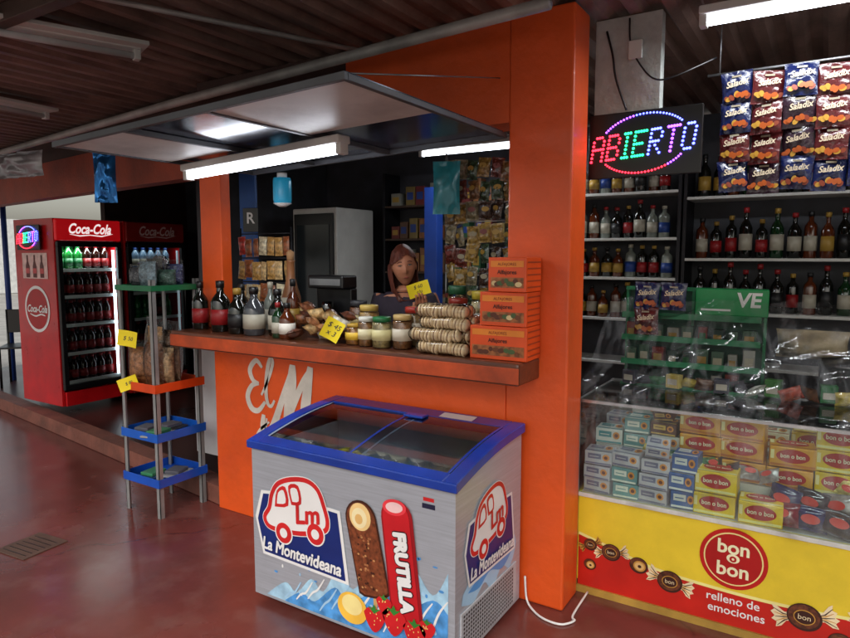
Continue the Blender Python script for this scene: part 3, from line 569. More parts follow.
for x in (.09,FW-.09):
    for y in (.09,FD-.09):
        b=B(); b.box(x-.02,x+.02,y-.02,y+.02,.024,.04,STEEL); b.tube([(x-.012,y,.02),(x+.012,y,.02)],.02,BLACK,14,False); b.obj('castor',fz)
for i in range(28):
    c=random.choice([(200,40,50),(230,190,60),(60,90,170),(230,230,225),(110,60,40),(60,150,90)])
    bb=pillow(.17,.08,.035,M('icepack_%d_%d'%(c[0],c[1]),c,.35,var=.5,scale=35),i)
    o=bb.obj('ice_cream_pack',None,(-2.25+.13+(i%7)*.14,2.06+.12+(i//7)*.11,.56+random.uniform(0,.1)),label='wrapped ice cream inside the chest freezer',category='ice cream',group='ice creams in the freezer'); o.rotation_euler=(rad(80)+random.uniform(-.2,.2),random.uniform(-.5,.5),random.uniform(-1,1))
NAVY=C((20,42,112),.35); LRED=C((205,38,40),.35); SKY=C((80,150,215),.35); PALE=C((165,205,235),.35)
def logo(b,fr,cx,cz,s,base=.002):
    tt=.2; ct,st_=math.cos(tt),math.sin(tt)
    L0=lambda a,z:(cx+a*s,cz+z*s)
    L=lambda a,z:(cx+(a*1.12*ct-z*.86*st_)*s,cz+(a*1.12*st_+z*.86*ct+.05)*s)
    b.poly([L0(-1.2,-.08),L0(-1.02,.5),L0(-.5,.56),L0(.5,.52),L0(1.04,.5),L0(1.24,-.9),L0(-1.0,-.84)],fr,WHITE,base)
    b.poly([L0(-1.13,-.12),L0(-.96,.44),L0(-.5,.5),L0(.5,.46),L0(.98,.44),L0(1.16,-.84),L0(-.95,-.78)],fr,NAVY,base+.0008)
    bus=cr([L(-.5,-.2),L(-.76,-.1),L(-.82,.12),L(-.66,.34),L(-.54,.66),L(-.34,.9),L(.0,.99),L(.36,.95),L(.58,.74),L(.66,.35),L(.68,.0),L(.54,-.2),L(0,-.26),L(-.5,-.2)],4)
    b.poly(bus[:-1],fr,WHITE,base+.0018); b.stroke(bus,.13*s,fr,WHITE,base+.0024); b.stroke(bus,.095*s,fr,LRED,base+.0034)
    def win(pts): b.poly(cr([L(*q) for q in pts]+[L(*pts[0])],3)[:-1],fr,LRED,base+.003); mx_=sum(q[0] for q in pts)/4; mz_=sum(q[1] for q in pts)/4; b.poly(cr([L(mx_+(q[0]-mx_)*.64,mz_+(q[1]-mz_)*.66) for q in pts]+[L(mx_+(pts[0][0]-mx_)*.64,mz_+(pts[0][1]-mz_)*.66)],3)[:-1],fr,WHITE,base+.0042)
    win([(-.52,.36),(-.4,.74),(-.18,.82),(-.18,.38)]); win([(-.1,.4),(-.1,.84),(.14,.84),(.14,.42)])
    b.fat("Lm",*L(.22,.16),.52*s,fr,LRED,base+.0052,.016*s,shear=.2,rot=tt)
    for a in (-.4,.36): b.ell(*L(a,-.26),.24*s,.24*s,fr,WHITE,base+.004); b.ell(*L(a,-.26),.21*s,.21*s,fr,LRED,base+.0046); b.ell(*L(a,-.26),.1*s,.1*s,fr,WHITE,base+.0058)
    b.fat("La Montevideana",cx+.04*s,cz-.62*s,.36*s,fr,WHITE,base+.0066,.01*s,shear=.15,sx=.84,rot=-.03)
b=B(); fr=FR((0,0,0),(1,0,0),(0,0,1))
def splash(pts,m,l): b.poly(cr(pts[:-2],5)+[p_ for p_ in pts[-2:]],fr,m,l)
splash([(.08,.05),(.2,.14),(.27,.11),(.36,.2),(.43,.16),(.52,.29),(.6,.22),(.72,.36),(.8,.27),(.9,.4),(1.0,.31),(1.07,.42),(1.07,.05),(.08,.049)],M('print_water_pale',(165,205,235),.35,var=.3,scale=14),.0015)
splash([(.2,.055),(.3,.12),(.38,.1),(.5,.2),(.58,.15),(.75,.27),(.85,.2),(1.0,.29),(1.07,.25),(1.07,.05),(.2,.049)],M('print_water_blue',(80,150,215),.35,var=.4,scale=18),.0028)
for i in range(60): b.ell(random.uniform(.12,1.05),random.uniform(.08,.46),random.uniform(.003,.013),random.uniform(.003,.01),fr,random.choice([PALE,WHITE,SKY]),.0035,10)
for i in range(12): x=.2+i*.07; z0=.06+random.random()*.05; b.brush([(x,z0),(x+.03,z0+.03+.004*i),(x+.06,z0+.04+.01*i),(x+.1,z0+.1+.01*i)],.01,fr,random.choice([WHITE,PALE]),.0042)
logo(b,fr,.295,.44,.23,.0046)
def cap(cx,cz,w,h,rot,m,l,seg=10):
    P=[]; c,sn=math.cos(rot),math.sin(rot)
    for k in range(seg+1): t=math.pi*k/seg; P.append((w/2*math.cos(t),h/2-w/2+w/2*math.sin(t)))
    for k in range(5): t=math.pi*k/4; P.append((-w/2*math.cos(t)*1.0,-h/2+.02-.02*math.sin(t)))
    b.poly([(cx+a*c-z*sn,cz+a*sn+z*c) for a,z in P],fr,m,l)
CHO=M('print_chocolate',(120,62,36),.35,var=.5,scale=60); cap(.675,.42,.165,.42,.22,C((64,30,18)),.0048); cap(.675,.42,.15,.4,.22,CHO,.0062)
b.ell(.645,.555,.056,.06,fr,C((240,205,140)),.0075,rot=.2); b.ell(.642,.55,.04,.044,fr,C((250,228,180)),.0087); b.ell(.64,.545,.02,.022,fr,C((225,180,110)),.0095)
for i in range(40): b.ell(.682+random.uniform(-.05,.05),.37+random.uniform(-.13,.11),.006,.005,fr,random.choice([C((64,30,18)),C((170,110,70)),C((196,140,90))]),.0075,7)
b.rect(.71,.73,.12,.22,fr,C((205,165,110)),.0045)
cap(.855,.4,.155,.54,.12,C((150,14,24)),.0078); cap(.851,.4,.13,.52,.12,C((196,24,34)),.009); b.ell(.822,.635,.058,.034,fr,C((230,60,70)),.0102,rot=.1); b.ell(.822,.635,.042,.022,fr,C((240,200,200)),.011,rot=.1)
b.fat("FRUTILLA",.862,.37,.082,fr,C((50,12,24)),.0104,.011,rot=-math.pi/2+.12,sx=.95); b.fat("FRUTILLA",.862,.37,.082,fr,WHITE,.0118,.006,rot=-math.pi/2+.12,sx=.95)
b.ell(.6,.14,.08,.07,fr,C((245,190,70)),.0104); b.ell(.6,.155,.055,.045,fr,C((250,225,150)),.0115)
for (x,z,r) in ((.72,.12,.055),(.82,.14,.06),(.92,.12,.055),(.77,.2,.04),(.98,.16,.04)):
    b.poly(cr([(x-r,z+r*.5),(x-r*.5,z+r),(x+r*.5,z+r),(x+r,z+r*.5),(x+r*.6,z-r*.4),(x,z-r*.9),(x-r*.6,z-r*.4),(x-r,z+r*.5)],3)[:-1],fr,C((205,30,36)),.0135)
    b.poly([(x-r*.6,z+r*1.1),(x,z+r*.6),(x+r*.6,z+r*1.1),(x+r*.2,z+r),(x,z+r*1.35),(x-r*.2,z+r)],fr,C((50,130,50)),.0145)
    for k in range(7): b.ell(x+random.uniform(-.6,.6)*r,z+random.uniform(-.4,.7)*r,.0025,.004,fr,C((250,210,120)),.0145,6)
b.rect(.95,1.01,.66,.68,fr,C((30,30,60)),.0015); b.rect(.955,1.005,.69,.705,fr,LRED,.0015); b.obj('front_graphic',fz)
b=B(); fr=FR((FW,0,0),(0,1,0),(0,0,1))
splash([(.05,.27),(.15,.24),(.25,.28),(.32,.22),(.42,.28),(.5,.24),(.57,.33),(.5,.4),(.3,.34),(.15,.36),(.06,.31)],PALE,.0015); splash([(.1,.3),(.2,.28),(.3,.31),(.42,.27),(.52,.31),(.4,.34),(.2,.33)],SKY,.0028)
logo(b,fr,.305,.49,.2,.004); b.obj('side_graphic',fz)
b=B()
b.box(FW,FW+.006,.04,.57,.05,.24,C((180,184,190),.4),.002)
for i in range(10): 
    for j in range(24): b.rect(.058+j*.02,.07+j*.02,.062+i*.0172,.072+i*.0172,fr,BLACK,.0075)
b.obj('vent_grille',fz)
B().tube(cr([(-1.13,2.7,.14),(-1.12,2.7,.03),(-1.07,2.66,.008),(-1.0,2.62,.007),(-.92,2.62,.007),(-.88,2.68,.007),(-.9,2.72,.007),(-.9,2.93,.02)]),.005,WHITE).obj('power_cable',label='thin white power cable on the floor by the freezer',category='cable')
# ------------------------------------------------------------------ shelf rack
OX=.17
rk=thing('shelf_rack','grey legged rack with green, orange and blue shelves','rack',(-3.97+OX,2.4,0)); RW,RDp=.35,.35
b=B(); RKS=M('pale_rack_metal',(150,152,152),.45,.3,var=.2,dirt=.3)
for x in (0,RW-.03):
    for y in (0,RDp-.03): b.box(x,x+.03,y,y+.004,0,1.5,RKS); b.box(x if x==0 else x+.026,x+.004 if x==0 else x+.03,y,y+.03,0,1.5,RKS)
b.obj('leg',rk)
for z,c in ((1.43,(30,110,70)),(.8,(215,70,20)),(.49,(20,90,190)),(.2,(20,80,185))):
    m=C(c,.35); b=B(); b.box(.004,RW-.004,.004,RDp-.004,z,z+.006,m)
    for a in ((-.01,RW+.01,-.01,-.004),(-.01,RW+.01,RDp+.004,RDp+.01),(-.01,-.004,-.004,RDp+.004),(RW+.004,RW+.01,-.004,RDp+.004)): b.box(*a,z,z+.055 if z<1 else z+.035,m,.002)
    b.obj('shelf',rk)
def clearbag(loc,w,h,t,c,rot,label,seed):
    o=thing('snack_bag',label,'snack bag',loc,rot,'snack bags'); pillow(w*.92,h*.85,t*.9,M('snack_fill_%d_%d'%(c[0],c[1]),c,.6,var=.6,scale=45,bump=.8,bscale=90),seed,10,12,wr=.012).obj('contents',o,(0,0,h*.43)); pillow(w,h,t,CELLO,seed,10,12,wr=.012).obj('wrapper',o,(0,0,h*.5)); return o
for i,(x,y,w_,h_,c) in enumerate([(-3.87,2.5,.18,.3,(150,100,60)),(-3.73,2.5,.17,.34,(120,76,44)),(-3.87,2.62,.17,.38,(170,140,96)),(-3.72,2.62,.17,.42,(110,80,56)),(-3.8,2.56,.16,.45,(150,110,64)),(-3.7,2.55,.14,.3,(190,160,120))]):
    clearbag((x+OX,y-.02,.81),w_,h_,.13,c,random.uniform(-.5,.5),'clear bag of brown snacks on the rack shelf',i)
for i,(x,y,w_,h_,c) in enumerate([(-3.88,2.52,.15,.15,(80,84,90)),(-3.76,2.5,.16,.2,(120,140,150)),(-3.69,2.58,.14,.14,(60,90,80)),(-3.83,2.64,.15,.24,(140,140,140)),(-3.71,2.66,.13,.18,(60,70,110)),(-3.79,2.57,.14,.22,(90,90,84))]):
    clearbag((x+OX,y-.02,1.44),w_,h_,.1,c,random.uniform(-.5,.5),'small plastic bag on the top rack shelf',i+9)
for i,(x,y,z) in enumerate([(-3.87,2.52,.51),(-3.72,2.5,.51),(-3.8,2.64,.51),(-3.82,2.52,.22),(-3.72,2.62,.22)]):
    b=B(); b.box(-.07,.07,-.09,.09,0,.012,C([(40,70,110),(150,150,150),(60,60,60)][i%3],.4),.003); b.box(-.05,.05,-.06,.06,.013,.035,C((60,130,90) if i%2 else (90,90,100),.4),.004); b.obj('small_packet',None,(x+OX,y-.02,z),random.uniform(-.4,.4),'flat coloured packet on the blue rack shelf','packet','packets on the rack')
def tag(loc,rz,tilt,lines,w=.13,h=.1,label='yellow hand written price card'):
    b=B(); fn_=lambda a,c:((a-.5)*w,.012*math.sin(a*3.1),(c-.5)*h)
    b.grid(8,1,fn_,YTAG); ink=C((30,30,60),.6); fr=FR((0,0,0),(1,0,0),(0,0,1))
    for i,t in enumerate(lines): b.text(t,0,h*((.18 if len(lines)>1 else 0)-.36*i),h*.36,fr,ink,.0015,shear=.2,fn=lambda a,c:-.012*math.sin((a/w+.5)*3.1))
    o=b.obj('price_card',None,loc,(0,0,0),label,'price card','yellow price cards'); o.rotation_euler=(0,tilt,rz); return o
tag((-3.79+.12,2.37,1.13),.4,.15,['$ 50']); tag((-3.86+OX,2.375,.845),.4,-.35,['$ 80'],.14,.08)
tag((-2.12,2.5,1.27),.5,.5,['$ 45','x 3'],.1,.11)
# ------------------------------------------------------------------ counter goods
Z=1.186
def bottle_thing(loc,h,r,body,lab,cap,style,label,txt=None):
    o=thing('bottle',label,'bottle',loc,.5,'bottles on the counter')
    if style=='wine': pr=[(r*.9,0),(r,.006),(r,h*.58),(r*.8,h*.66),(r*.4,h*.76),(r*.34,h*.9),(r*.36,h*.96)]
    else: pr=[(r*.9,0),(r,.006),(r*1.04,h*.25),(r,h*.5),(r*.85,h*.62),(r*.5,h*.72),(r*.36,h*.78),(r*.36,h*.94)]
    B().lathe(pr,body,seg=20).obj('glass_body',o); B().lathe([(r*1.045,h*.14),(r*1.05,h*.3),(r*1.03,h*.44)],lab,seg=20).obj('label',o); B().lathe([(r*.44,h*.86),(r*.44,h*.99),(r*.3,h)],cap,seg=16).obj('cap',o); return o
bottle_thing((-3.33,2.66,Z),.30,.05,DG,LRd,BLACK,'wine','black wine bottle with a red label on the counter')
bottle_thing((-3.24,2.74,Z),.29,.042,DG,LW,LRd,'wine','dark bottle with a white label on the counter')
bottle_thing((-3.12,2.64,Z),.31,.058,DG,LRd,BLACK,'wine','wide black bottle with a red round label on the counter')
bottle_thing((-3.02,2.72,Z),.29,.045,DG,LBk,LBk,'wine','slim black bottle standing at the counter back')
bottle_thing((-2.95,2.62,Z),.27,.055,DG,LBk,LY,'jug','round dark liqueur bottle on the counter')
bottle_thing((-2.81,2.62,Z),.28,.062,M('smoky_glass',(60,62,66),.1,coat=.5),LW,BLACK,'jug','large smoky glass jug with a pale label')
bottle_thing((-2.68,2.68,Z),.27,.055,DG,LW,BLACK,'jug','round black bottle behind the jug on the counter')
bottle_thing((-2.6,2.6,Z),.2,.035,GG,LW,LRd,'wine','small green bottle with a white label on the counter')
bottle_thing((-2.53,2.6,Z),.2,.045,AG,C((230,225,215)),BLACK,'jug','brown bottle with a big white label on the counter')
bottle_thing((-2.9,2.84,Z),.3,.04,CG,LW,LW,'wine','clear bottle standing at the counter back')
bottle_thing((-2.75,2.88,Z),.32,.04,AG,LY,LBk,'wine','amber bottle standing at the counter back')
for i in range(26):
    x=-2.46+(i%6)*.066; z=Z+(i//6)*.036; c=random.choice([(190,160,110),(160,110,70),(130,80,50),(210,190,150),(225,215,200),(90,50,34)])
    b=pillow(.1,.08,.045,M('cookie_pack_%d'%c[0],c,.35,var=.6,scale=40,coat=.3),i+40); o=b.obj('cookie_packet',None,(x,2.62+random.uniform(-.05,.1),z+.035),label='wrapped biscuit packet piled on the counter',category='biscuit packet',group='biscuit packets on the counter'); o.rotation_euler=(rad(60)+random.uniform(-.5,.4),random.uniform(-.4,.4),random.uniform(-.8,.8))
def jar(loc,r,h,fill,lid,lab,label,rot=0):
    o=thing('jar',label,'jar',loc,.5,'jars on the counter')
    B().lathe([(r*.93,.004),(r*.95,h*.8)],M('jar_fill_%d_%d'%(fill[0],fill[1]),fill,.6,var=.6,scale=60),seg=20).obj('contents',o)
    B().lathe([(r*.9,0),(r,.008),(r,h*.78),(r*.85,h*.86)],G('jar_glass',(245,248,245),.04,.03),seg=20).obj('glass_body',o)
    B().lathe([(r*.9,h*.85),(r*.92,h*.98),(r*.86,h),(0,h)],C(lid,.35),seg=20).obj('lid',o)
    B().lathe([(r*1.015,h*.25),(r*1.015,h*.6)],C(lab,.45),seg=20).obj('label',o)
jar((-2.07,2.62,Z),.05,.11,(180,120,50),(200,160,60),(230,190,60),'amber jar with a yellow label on the counter')
jar((-2.05,2.72,Z),.055,.2,(190,150,90),(200,170,90),(220,205,160),'tall jar with golden lid on the counter')
jar((-1.98,2.60,Z),.042,.15,(160,110,60),(225,225,215),(220,210,170),'jar with white lid on the counter')
jar((-1.88,2.6,Z),.052,.155,(180,160,110),(30,110,60),(215,205,150),'plastic jar with a green lid on the counter')
jar((-1.77,2.62,Z),.05,.17,(150,100,60),(200,170,110),(210,200,180),'jar of sweets with a beige lid on the counter')
jar((-1.78,2.75,Z),.055,.2,(170,140,100),(170,50,40),(210,200,180),'tall jar with a red lid on the counter')
for x,y,h,lc in ((-2.3,2.95,.2,(60,60,64)),(-2.18,2.9,.17,(40,80,150)),(-1.62,2.92,.24,(150,50,40)),(-1.5,2.95,.28,(190,170,60)),(-1.68,3.02,.3,(40,90,60)),(-1.4,2.95,.3,(190,190,185))):
    jar((x,y,Z),.055,h,random.choice([(170,120,60),(120,70,40),(190,170,130)]),lc,random.choice([(180,160,110),(150,60,40),(180,180,170)]),'storage jar at the back of the counter')
AL=M('biscuit_beige',(220,196,156),.6,var=.2,scale=50); AD=M('biscuit_filling',(120,76,50),.6)
def roll(seed):
    random.seed(seed); b=B()
    for i in range(7):
        T=Matrix.Translation((-.125+i*.036,random.uniform(-.003,.003),random.uniform(-.002,.002)))@Matrix.Rotation(rad(90)+random.uniform(-.16,.16),4,'Y')@Matrix.Rotation(random.uniform(-.12,.12),4,'X'); b.lathe([(.021,0),(.03,.004),(.03,.012),(.028,.014)],AL,seg=16,T=T); b.lathe([(.0265,.014),(.0265,.019)],AD,seg=14,T=T); b.lathe([(.028,.019),(.03,.021),(.03,.029),(.021,.033)],AL,seg=16,T=T)
    b2=B(); T=Matrix.Translation((-.15,0,0))@Matrix.Rotation(rad(90),4,'Y'); b2.lathe([(.012,0),(.032,.02),(.032,.27),(.012,.29)],G('thin_wrap',(255,255,255),.03,.15,ior=1.25),seg=14,T=T); return b.mesh('biscuits'),b2.mesh('wrap')
rl=[roll(1),roll(2),roll(3)]
for r,(n,z) in enumerate(((4,.033),(4,.09),(3,.147),(2,.203))):
    for k in range(n):
        m1,m2=random.choice(rl)
        o=put(m1,'biscuit_roll',(-1.515+random.uniform(-.02,.02)-.012*(r%2),2.56+k*.063+(r>1)*.02,Z+z),'cellophane roll of round sandwich biscuits on the counter','biscuits','biscuit rolls on the counter',rot=random.uniform(-.1,.1))
        w_=bpy.data.objects.new('wrapper',m2); COL.objects.link(w_); w_.parent=o
OB=C((220,78,22),.35,coat=.2)
def obox(x0,x1,z,h):
    b=B(); w=x1-x0; b.box(0,w,0,.165,0,h,OB,.003); fr=FR((0,0,0),(1,0,0),(0,0,1)); fs=FR((w,0,0),(0,1,0),(0,0,1))
    b.rect(.012,w-.012,h*.12,h*.42,fr,M('tan_photo_print',(150,90,50),.35,var=.6,scale=40),.0015); b.rect(.012,w-.012,h*.72,h*.9,fr,C((226,130,40)),.0015)
    for i in range(9): b.ell(.03+i*(w-.05)/9,h*(.27+random.uniform(-.06,.06)),random.uniform(.01,.018),.011,fr,random.choice([C((110,60,30)),C((210,185,135)),C((70,90,50)),C((90,44,24))]),.003+i*.0002,12)
    b.text("Alfajores",w/2,h*.57,h*.17,fr,C((60,24,12)),.003,bold=.0005); b.text("ALFAJORES",w/2,h*.8,h*.12,fr,C((120,30,10)),.003)
    for k in range(5): b.rect(.01,.155,h*(.12+.18*k),h*(.16+.18*k),fs,C((150,60,30)),.0015)
    b.obj('orange_box',None,(x0,2.55+random.uniform(-.006,.004),z),random.uniform(-.02,.02),'orange printed biscuit box stacked on the counter','box','orange boxes on the counter')
obox(-1.355,-1.08,Z,.15); obox(-1.305,-1.082,Z+.152,.15); obox(-1.262,-1.081,Z+.304,.15)
# ------------------------------------------------------------------ interior things
o=thing('glass_door_fridge','white upright fridge with a glass door inside the kiosk','fridge',(-4.2,4.4,.12))
b=B(); b.box(0,.52,.02,.56,0,1.95,WHITEP,.01); b.obj('cabinet',o)
b=B(); b.box(.03,.49,0,.019,.1,1.9,BLACK,.004); b.obj('door',o); b=B(); b.box(.07,.45,-.006,-.001,.2,1.8,M('dark_reflective_pane',(36,44,48),.08)); b.obj('glass_pane',o)
b=B(); b.box(-3.66,-3.5,3.3,3.32,1.0,2.4,M('blue_board',(30,80,150),.5)); b.obj('blue_board',label='narrow blue painted board inside the kiosk',category='board')
b=B(); b.box(-.06,.06,0,.008,-.085,.085,BLACK,.002); b.text("R",0,.01,.11,FR((0,0,0),(1,0,0),(0,0,1)),WHITE,.002,bold=.002); b.obj('letter_sign',None,(-3.52,3.27,1.9),.3,'small black sign with a white letter R','sign')
b=B(); CY=M('glowing_cyan_plastic',(40,150,190),.25,emit=.2); b.lathe([(.05,0),(.055,.02),(.055,.13),(.05,.15)],CY,seg=20); b.lathe([(.03,.15),(.03,.18)],WHITE,seg=14); b.tube([(0,0,.18),(0,0,.25)],.003,BLACK); b.lathe([(.02,-.02),(.056,0)],WHITE,seg=16); b.obj('hanging_bottle',None,(-2.8,2.86,1.96),0,'cyan plastic bottle hanging in the serving window','bottle')  # bottle is no lamp, a faint glow is put into its plastic
o=thing('snack_stand','wire stand filled with small snack bags','stand',(-3.38,3.05,1.19)); b=B()
for x in (0,.46): b.tube([(x,0,0),(x,0,.64)],.006,DARK)
for z in (.12,.28,.44,.6): b.tube([(0,0,z),(.46,0,z)],.004,DARK)
b.obj('wire_frame',o)
for r in range(4):
    for k in range(7):
        c=random.choice([(180,140,80),(200,170,120),(140,80,46),(170,50,40),(200,190,160)])
        bb=pillow(.07,.12,.03,M('nut_bag_%d_%d'%(c[0],c[1]),c,.35,var=.6,scale=60,coat=.3),r+k); bb.obj('nut_bag',None,(-3.35+k*.068+random.uniform(-.006,.006),3.03,1.24+r*.155+random.uniform(-.01,.01)),(0,random.uniform(-.12,.12),random.uniform(-.4,.4)),'small snack bag hanging on the wire stand','snack bag','snack bags on the wire stand')
b=B(); b.lathe([(.055,0),(.062,.02),(.06,.2),(.04,.27),(.026,.33),(.024,.42),(.03,.43)],M('tan_ceramic',(140,90,54),.4,var=.3),seg=20); b.lathe([(.022,.43),(.026,.48),(.0,.5)],M('cork',(170,130,90),.8),seg=14); b.box(-.045,.045,-.067,-.06,.08,.2,LW,.002); b.obj('ceramic_bottle',None,(-2.86,2.98,Z),.5,'tall tan ceramic bottle on the counter','bottle')
o=thing('coffee_machine','small black and steel coffee machine on the counter','coffee machine',(-2.72,3.0,Z)); b=B(); b.box(0,.28,0,.1,0,.04,BLACK,.006); b.box(0,.28,.06,.12,.04,.26,BLACK,.008); b.box(0,.28,-.02,.12,.26,.34,BLACK,.01); b.box(.02,.26,-.024,-.019,.28,.32,STEEL,.001); b.obj('housing',o)
b=B(); b.lathe([(.03,0),(.04,.05),(.04,.11),(.03,.13)],G('smoke_glass',(90,80,70),.1),seg=16,loc=(.14,.0,.05)); b.obj('coffee_jug',o)
B().box(-2.82,-2.7,4.5,4.6,.12,2.2,M('blue_door_edge',(24,60,140),.5),.004).obj('blue_post',label='blue painted door post inside the kiosk',category='post')
shelves('shelf unit with groceries behind the serving window',-3.5,-1.3,4.9,5.15,[.9,1.2,1.5,1.8,2.1],.12,2.4,col=M('dark_wood_shelf',(70,52,40),.6))
for z in (1.2,1.5,1.8,2.1):
    x=-3.45
    while x<-1.4:
        c=random.choice([(120,100,50),(100,34,34),(40,76,50),(130,130,120),(40,50,90),(90,60,40),(130,80,40)]); w_=random.uniform(.06,.11); h_=random.uniform(.1,.22)
        b=B(); b.box(-w_/2,w_/2,-.05,.05,0,h_,C(c,.4),.004); b.rect(-w_*.35,w_*.35,h_*.3,h_*.7,FR((0,-.05,0),(1,0,0),(0,0,1)),random.choice([C((120,116,100)),LY,LBl]),.0015)
        b.obj('grocery_packet',None,(x+w_/2,4.98,z),0,'small grocery packet on the interior shelf','packet','groceries on the interior shelf'); x+=w_+random.choice([.01,.02,.06])
o=thing('wire_display','wire display with hanging snack strips','rack',(-2.1,3.62,1.2)); b=B()
for x in (0,.48): b.tube([(x,0,-1.08),(x,0,1.1)],.006,STEEL)
for z in (.15,.32,.49,.66,.83,1.0): b.tube([(0,0,z),(.48,0,z)],.004,STEEL)
b.obj('wire_frame',o)
for r in range(8):
    for k in range(6):
        c=random.choice([(132,100,44),(150,120,60),(96,40,30),(120,110,84),(110,74,40),(90,70,44),(60,42,34),(50,70,48)])
        bb=pillow(.085,.12,.035,M('hang_bag_%d_%d'%(c[0],c[1]),c,.25,var=.6,scale=50,coat=.5,bump=.8,bscale=50),r+k,wr=.01)
        bb.ell(0,.01,.024,.016,FR((0,-.02,0),(1,0,0),(0,0,1)),random.choice([C((140,130,104)),LY,C((110,40,34))]),.001,12)
        bb.obj('hanging_snack_bag',None,(-2.06+k*.082+random.uniform(-.008,.008),3.6,1.26+r*.13+random.uniform(-.02,.02)),(random.uniform(-.15,.15),random.uniform(-.2,.2),random.uniform(-.6,.6)),'small snack bag hanging on the wire panel','snack bag','snack bags on the wire panel')
b=pillow(.17,.32,.07,M('teal_plastic_bag',(30,120,130),.35,var=.3,coat=.3),3,wr=.02); b.obj('plastic_bag',None,(-2.0,3.45,2.06),.4,'teal plastic bag hanging in the serving window','bag')
b=pillow(.16,.36,.05,M('blue_foil',(40,110,180),.15,.6,var=.5),8,wr=.05); b.obj('foil_streamer',None,(-4.35,2.7,2.2),.6,'shiny blue foil hanging below the ceiling','foil')
b=pillow(.6,.2,.1,M('silver_sheet',(150,150,155),.3,.3,var=.4),8,24,12,wr=.06); b.obj('plastic_bundle',None,(-5.6,2.75,2.38),.1,'grey plastic bundle tucked under the ceiling','bundle')
# ------------------------------------------------------------------ outside
B().tube([(-8.4,3.9,.12),(-8.4,3.9,2.7)],.03,M('blue_post_paint',(30,60,130),.5),10).obj('blue_roof_post',label='thin blue roof post at the terrace edge',category='post')
o=thing('chair','black metal terrace chair on the raised floor','chair',(-8.0,3.58,.12),.9)
for x in (0,.4):
    for y in (0,.4): B().tube([(x,y,0),(x,y,.45 if y==0 else .88)],.014,BLACK).obj('leg',o)
B().box(-.02,.42,-.02,.42,.45,.47,BLACK,.005).obj('seat',o); B().box(0,.4,.39,.41,.6,.88,BLACK,.005).obj('backrest',o)
b=B(); b.box(-31,-30,2,30,0,3.2,M('pale_facade',(232,232,228),.8)); 
for y in range(4,28,4): b.box(-30,-29.97,y,y+1.3,1.2,2.4,M('window_pane_dark',(120,130,140),.1))
b.obj('far_building',label='pale single storey building across the street',category='building')
b=B(); b.box(-.13,.13,-.13,.13,.001,.006,M('drain_iron',(96,72,62),.6,.1,var=.3,dirt=.3),.002)
for i in range(6): b.box(-.1,.1,-.1+i*.036,-.096+i*.036,.006,.0075,BLACK)
b.obj('drain_cover',None,(-3.75,1.78,0),.1,'square iron drain cover set in the floor','drain cover')
# ------------------------------------------------------------------ person
def skin(js,edges,root=0,sub=1):
    me=bpy.data.meshes.new('sk'); me.from_pydata([j[0] for j in js],edges,[]); ob=bpy.data.objects.new('sk',me); COL.objects.link(ob)
    md=ob.modifiers.new('s','SKIN'); md.use_smooth_shade=True
    for i,j in enumerate(js): d=me.skin_vertices[0].data[i]; r=j[1]; d.radius=(r,r) if not isinstance(r,tuple) else r; d.use_root=(i==root)
    sd_=ob.modifiers.new('u','SUBSURF'); sd_.levels=sub; sd_.render_levels=sub
    dg=bpy.context.evaluated_depsgraph_get(); dg.update(); m2=bpy.data.meshes.new_from_object(ob.evaluated_get(dg))
    r=([v.co.copy() for v in m2.vertices],[tuple(p_.vertices) for p_ in m2.polygons]); bpy.data.objects.remove(ob); return r
SK=M('skin_tone',(180,120,92),.5,var=.14,scale=18,spec=.3); SH=M('dark_purple_shirt',(44,34,48),.8,var=.3,scale=12,bump=.3); HR=M('auburn_hair',(88,38,24),.55,var=.5,scale=26,stretch=(1,1,.15),bump=.5,bscale=60); TR=M('dark_trousers',(30,34,48),.8)
PL=(-2.24,3.34,.05); PR=rad(28)
per=thing('person','woman in dark shirt holding a yellow card behind the counter','person',PL,PR)
js=[((0,0,.9),(.13,.1)),((0,.0,1.08),(.12,.09)),((0,-.01,1.25),(.14,.1)),((0,0,1.36),(.07,.06)),((0,-.01,1.42),(.05,.05)),
 ((-.16,0,1.32),.055),((-.2,-.02,1.08),.042),((-.14,-.2,.98),.034),((-.12,-.26,.98),.026),
 ((.16,0,1.32),.055),((.23,-.1,1.1),.043),((.19,-.25,1.19),.034),((.15,-.31,1.25),.024),((.135,-.33,1.29),(.036,.016)),
 ((-.09,0,.8),.085),((-.1,-.01,.45),.058),((-.1,.02,.11),.04),((-.1,-.12,.11),.035),((.09,0,.8),.085),((.1,-.01,.45),.058),((.1,.02,.11),.04),((.1,-.12,.11),.035)]
ed=[(0,1),(1,2),(2,3),(3,4),(2,5),(5,6),(6,7),(7,8),(2,9),(9,10),(10,11),(11,12),(12,13),(0,14),(14,15),(15,16),(16,17),(0,18),(18,19),(19,20),(20,21)]
b=B(); vs,fs=skin(js,ed); b.add(vs,fs,SK,True)
hc=V((0,-.035,1.53)); TILT=Matrix.Translation(hc)@Matrix.Rotation(rad(6),4,'X')@Matrix.Rotation(rad(-6),4,'Y')@Matrix.Rotation(rad(12),4,'Z')@Matrix.Translation(-hc)
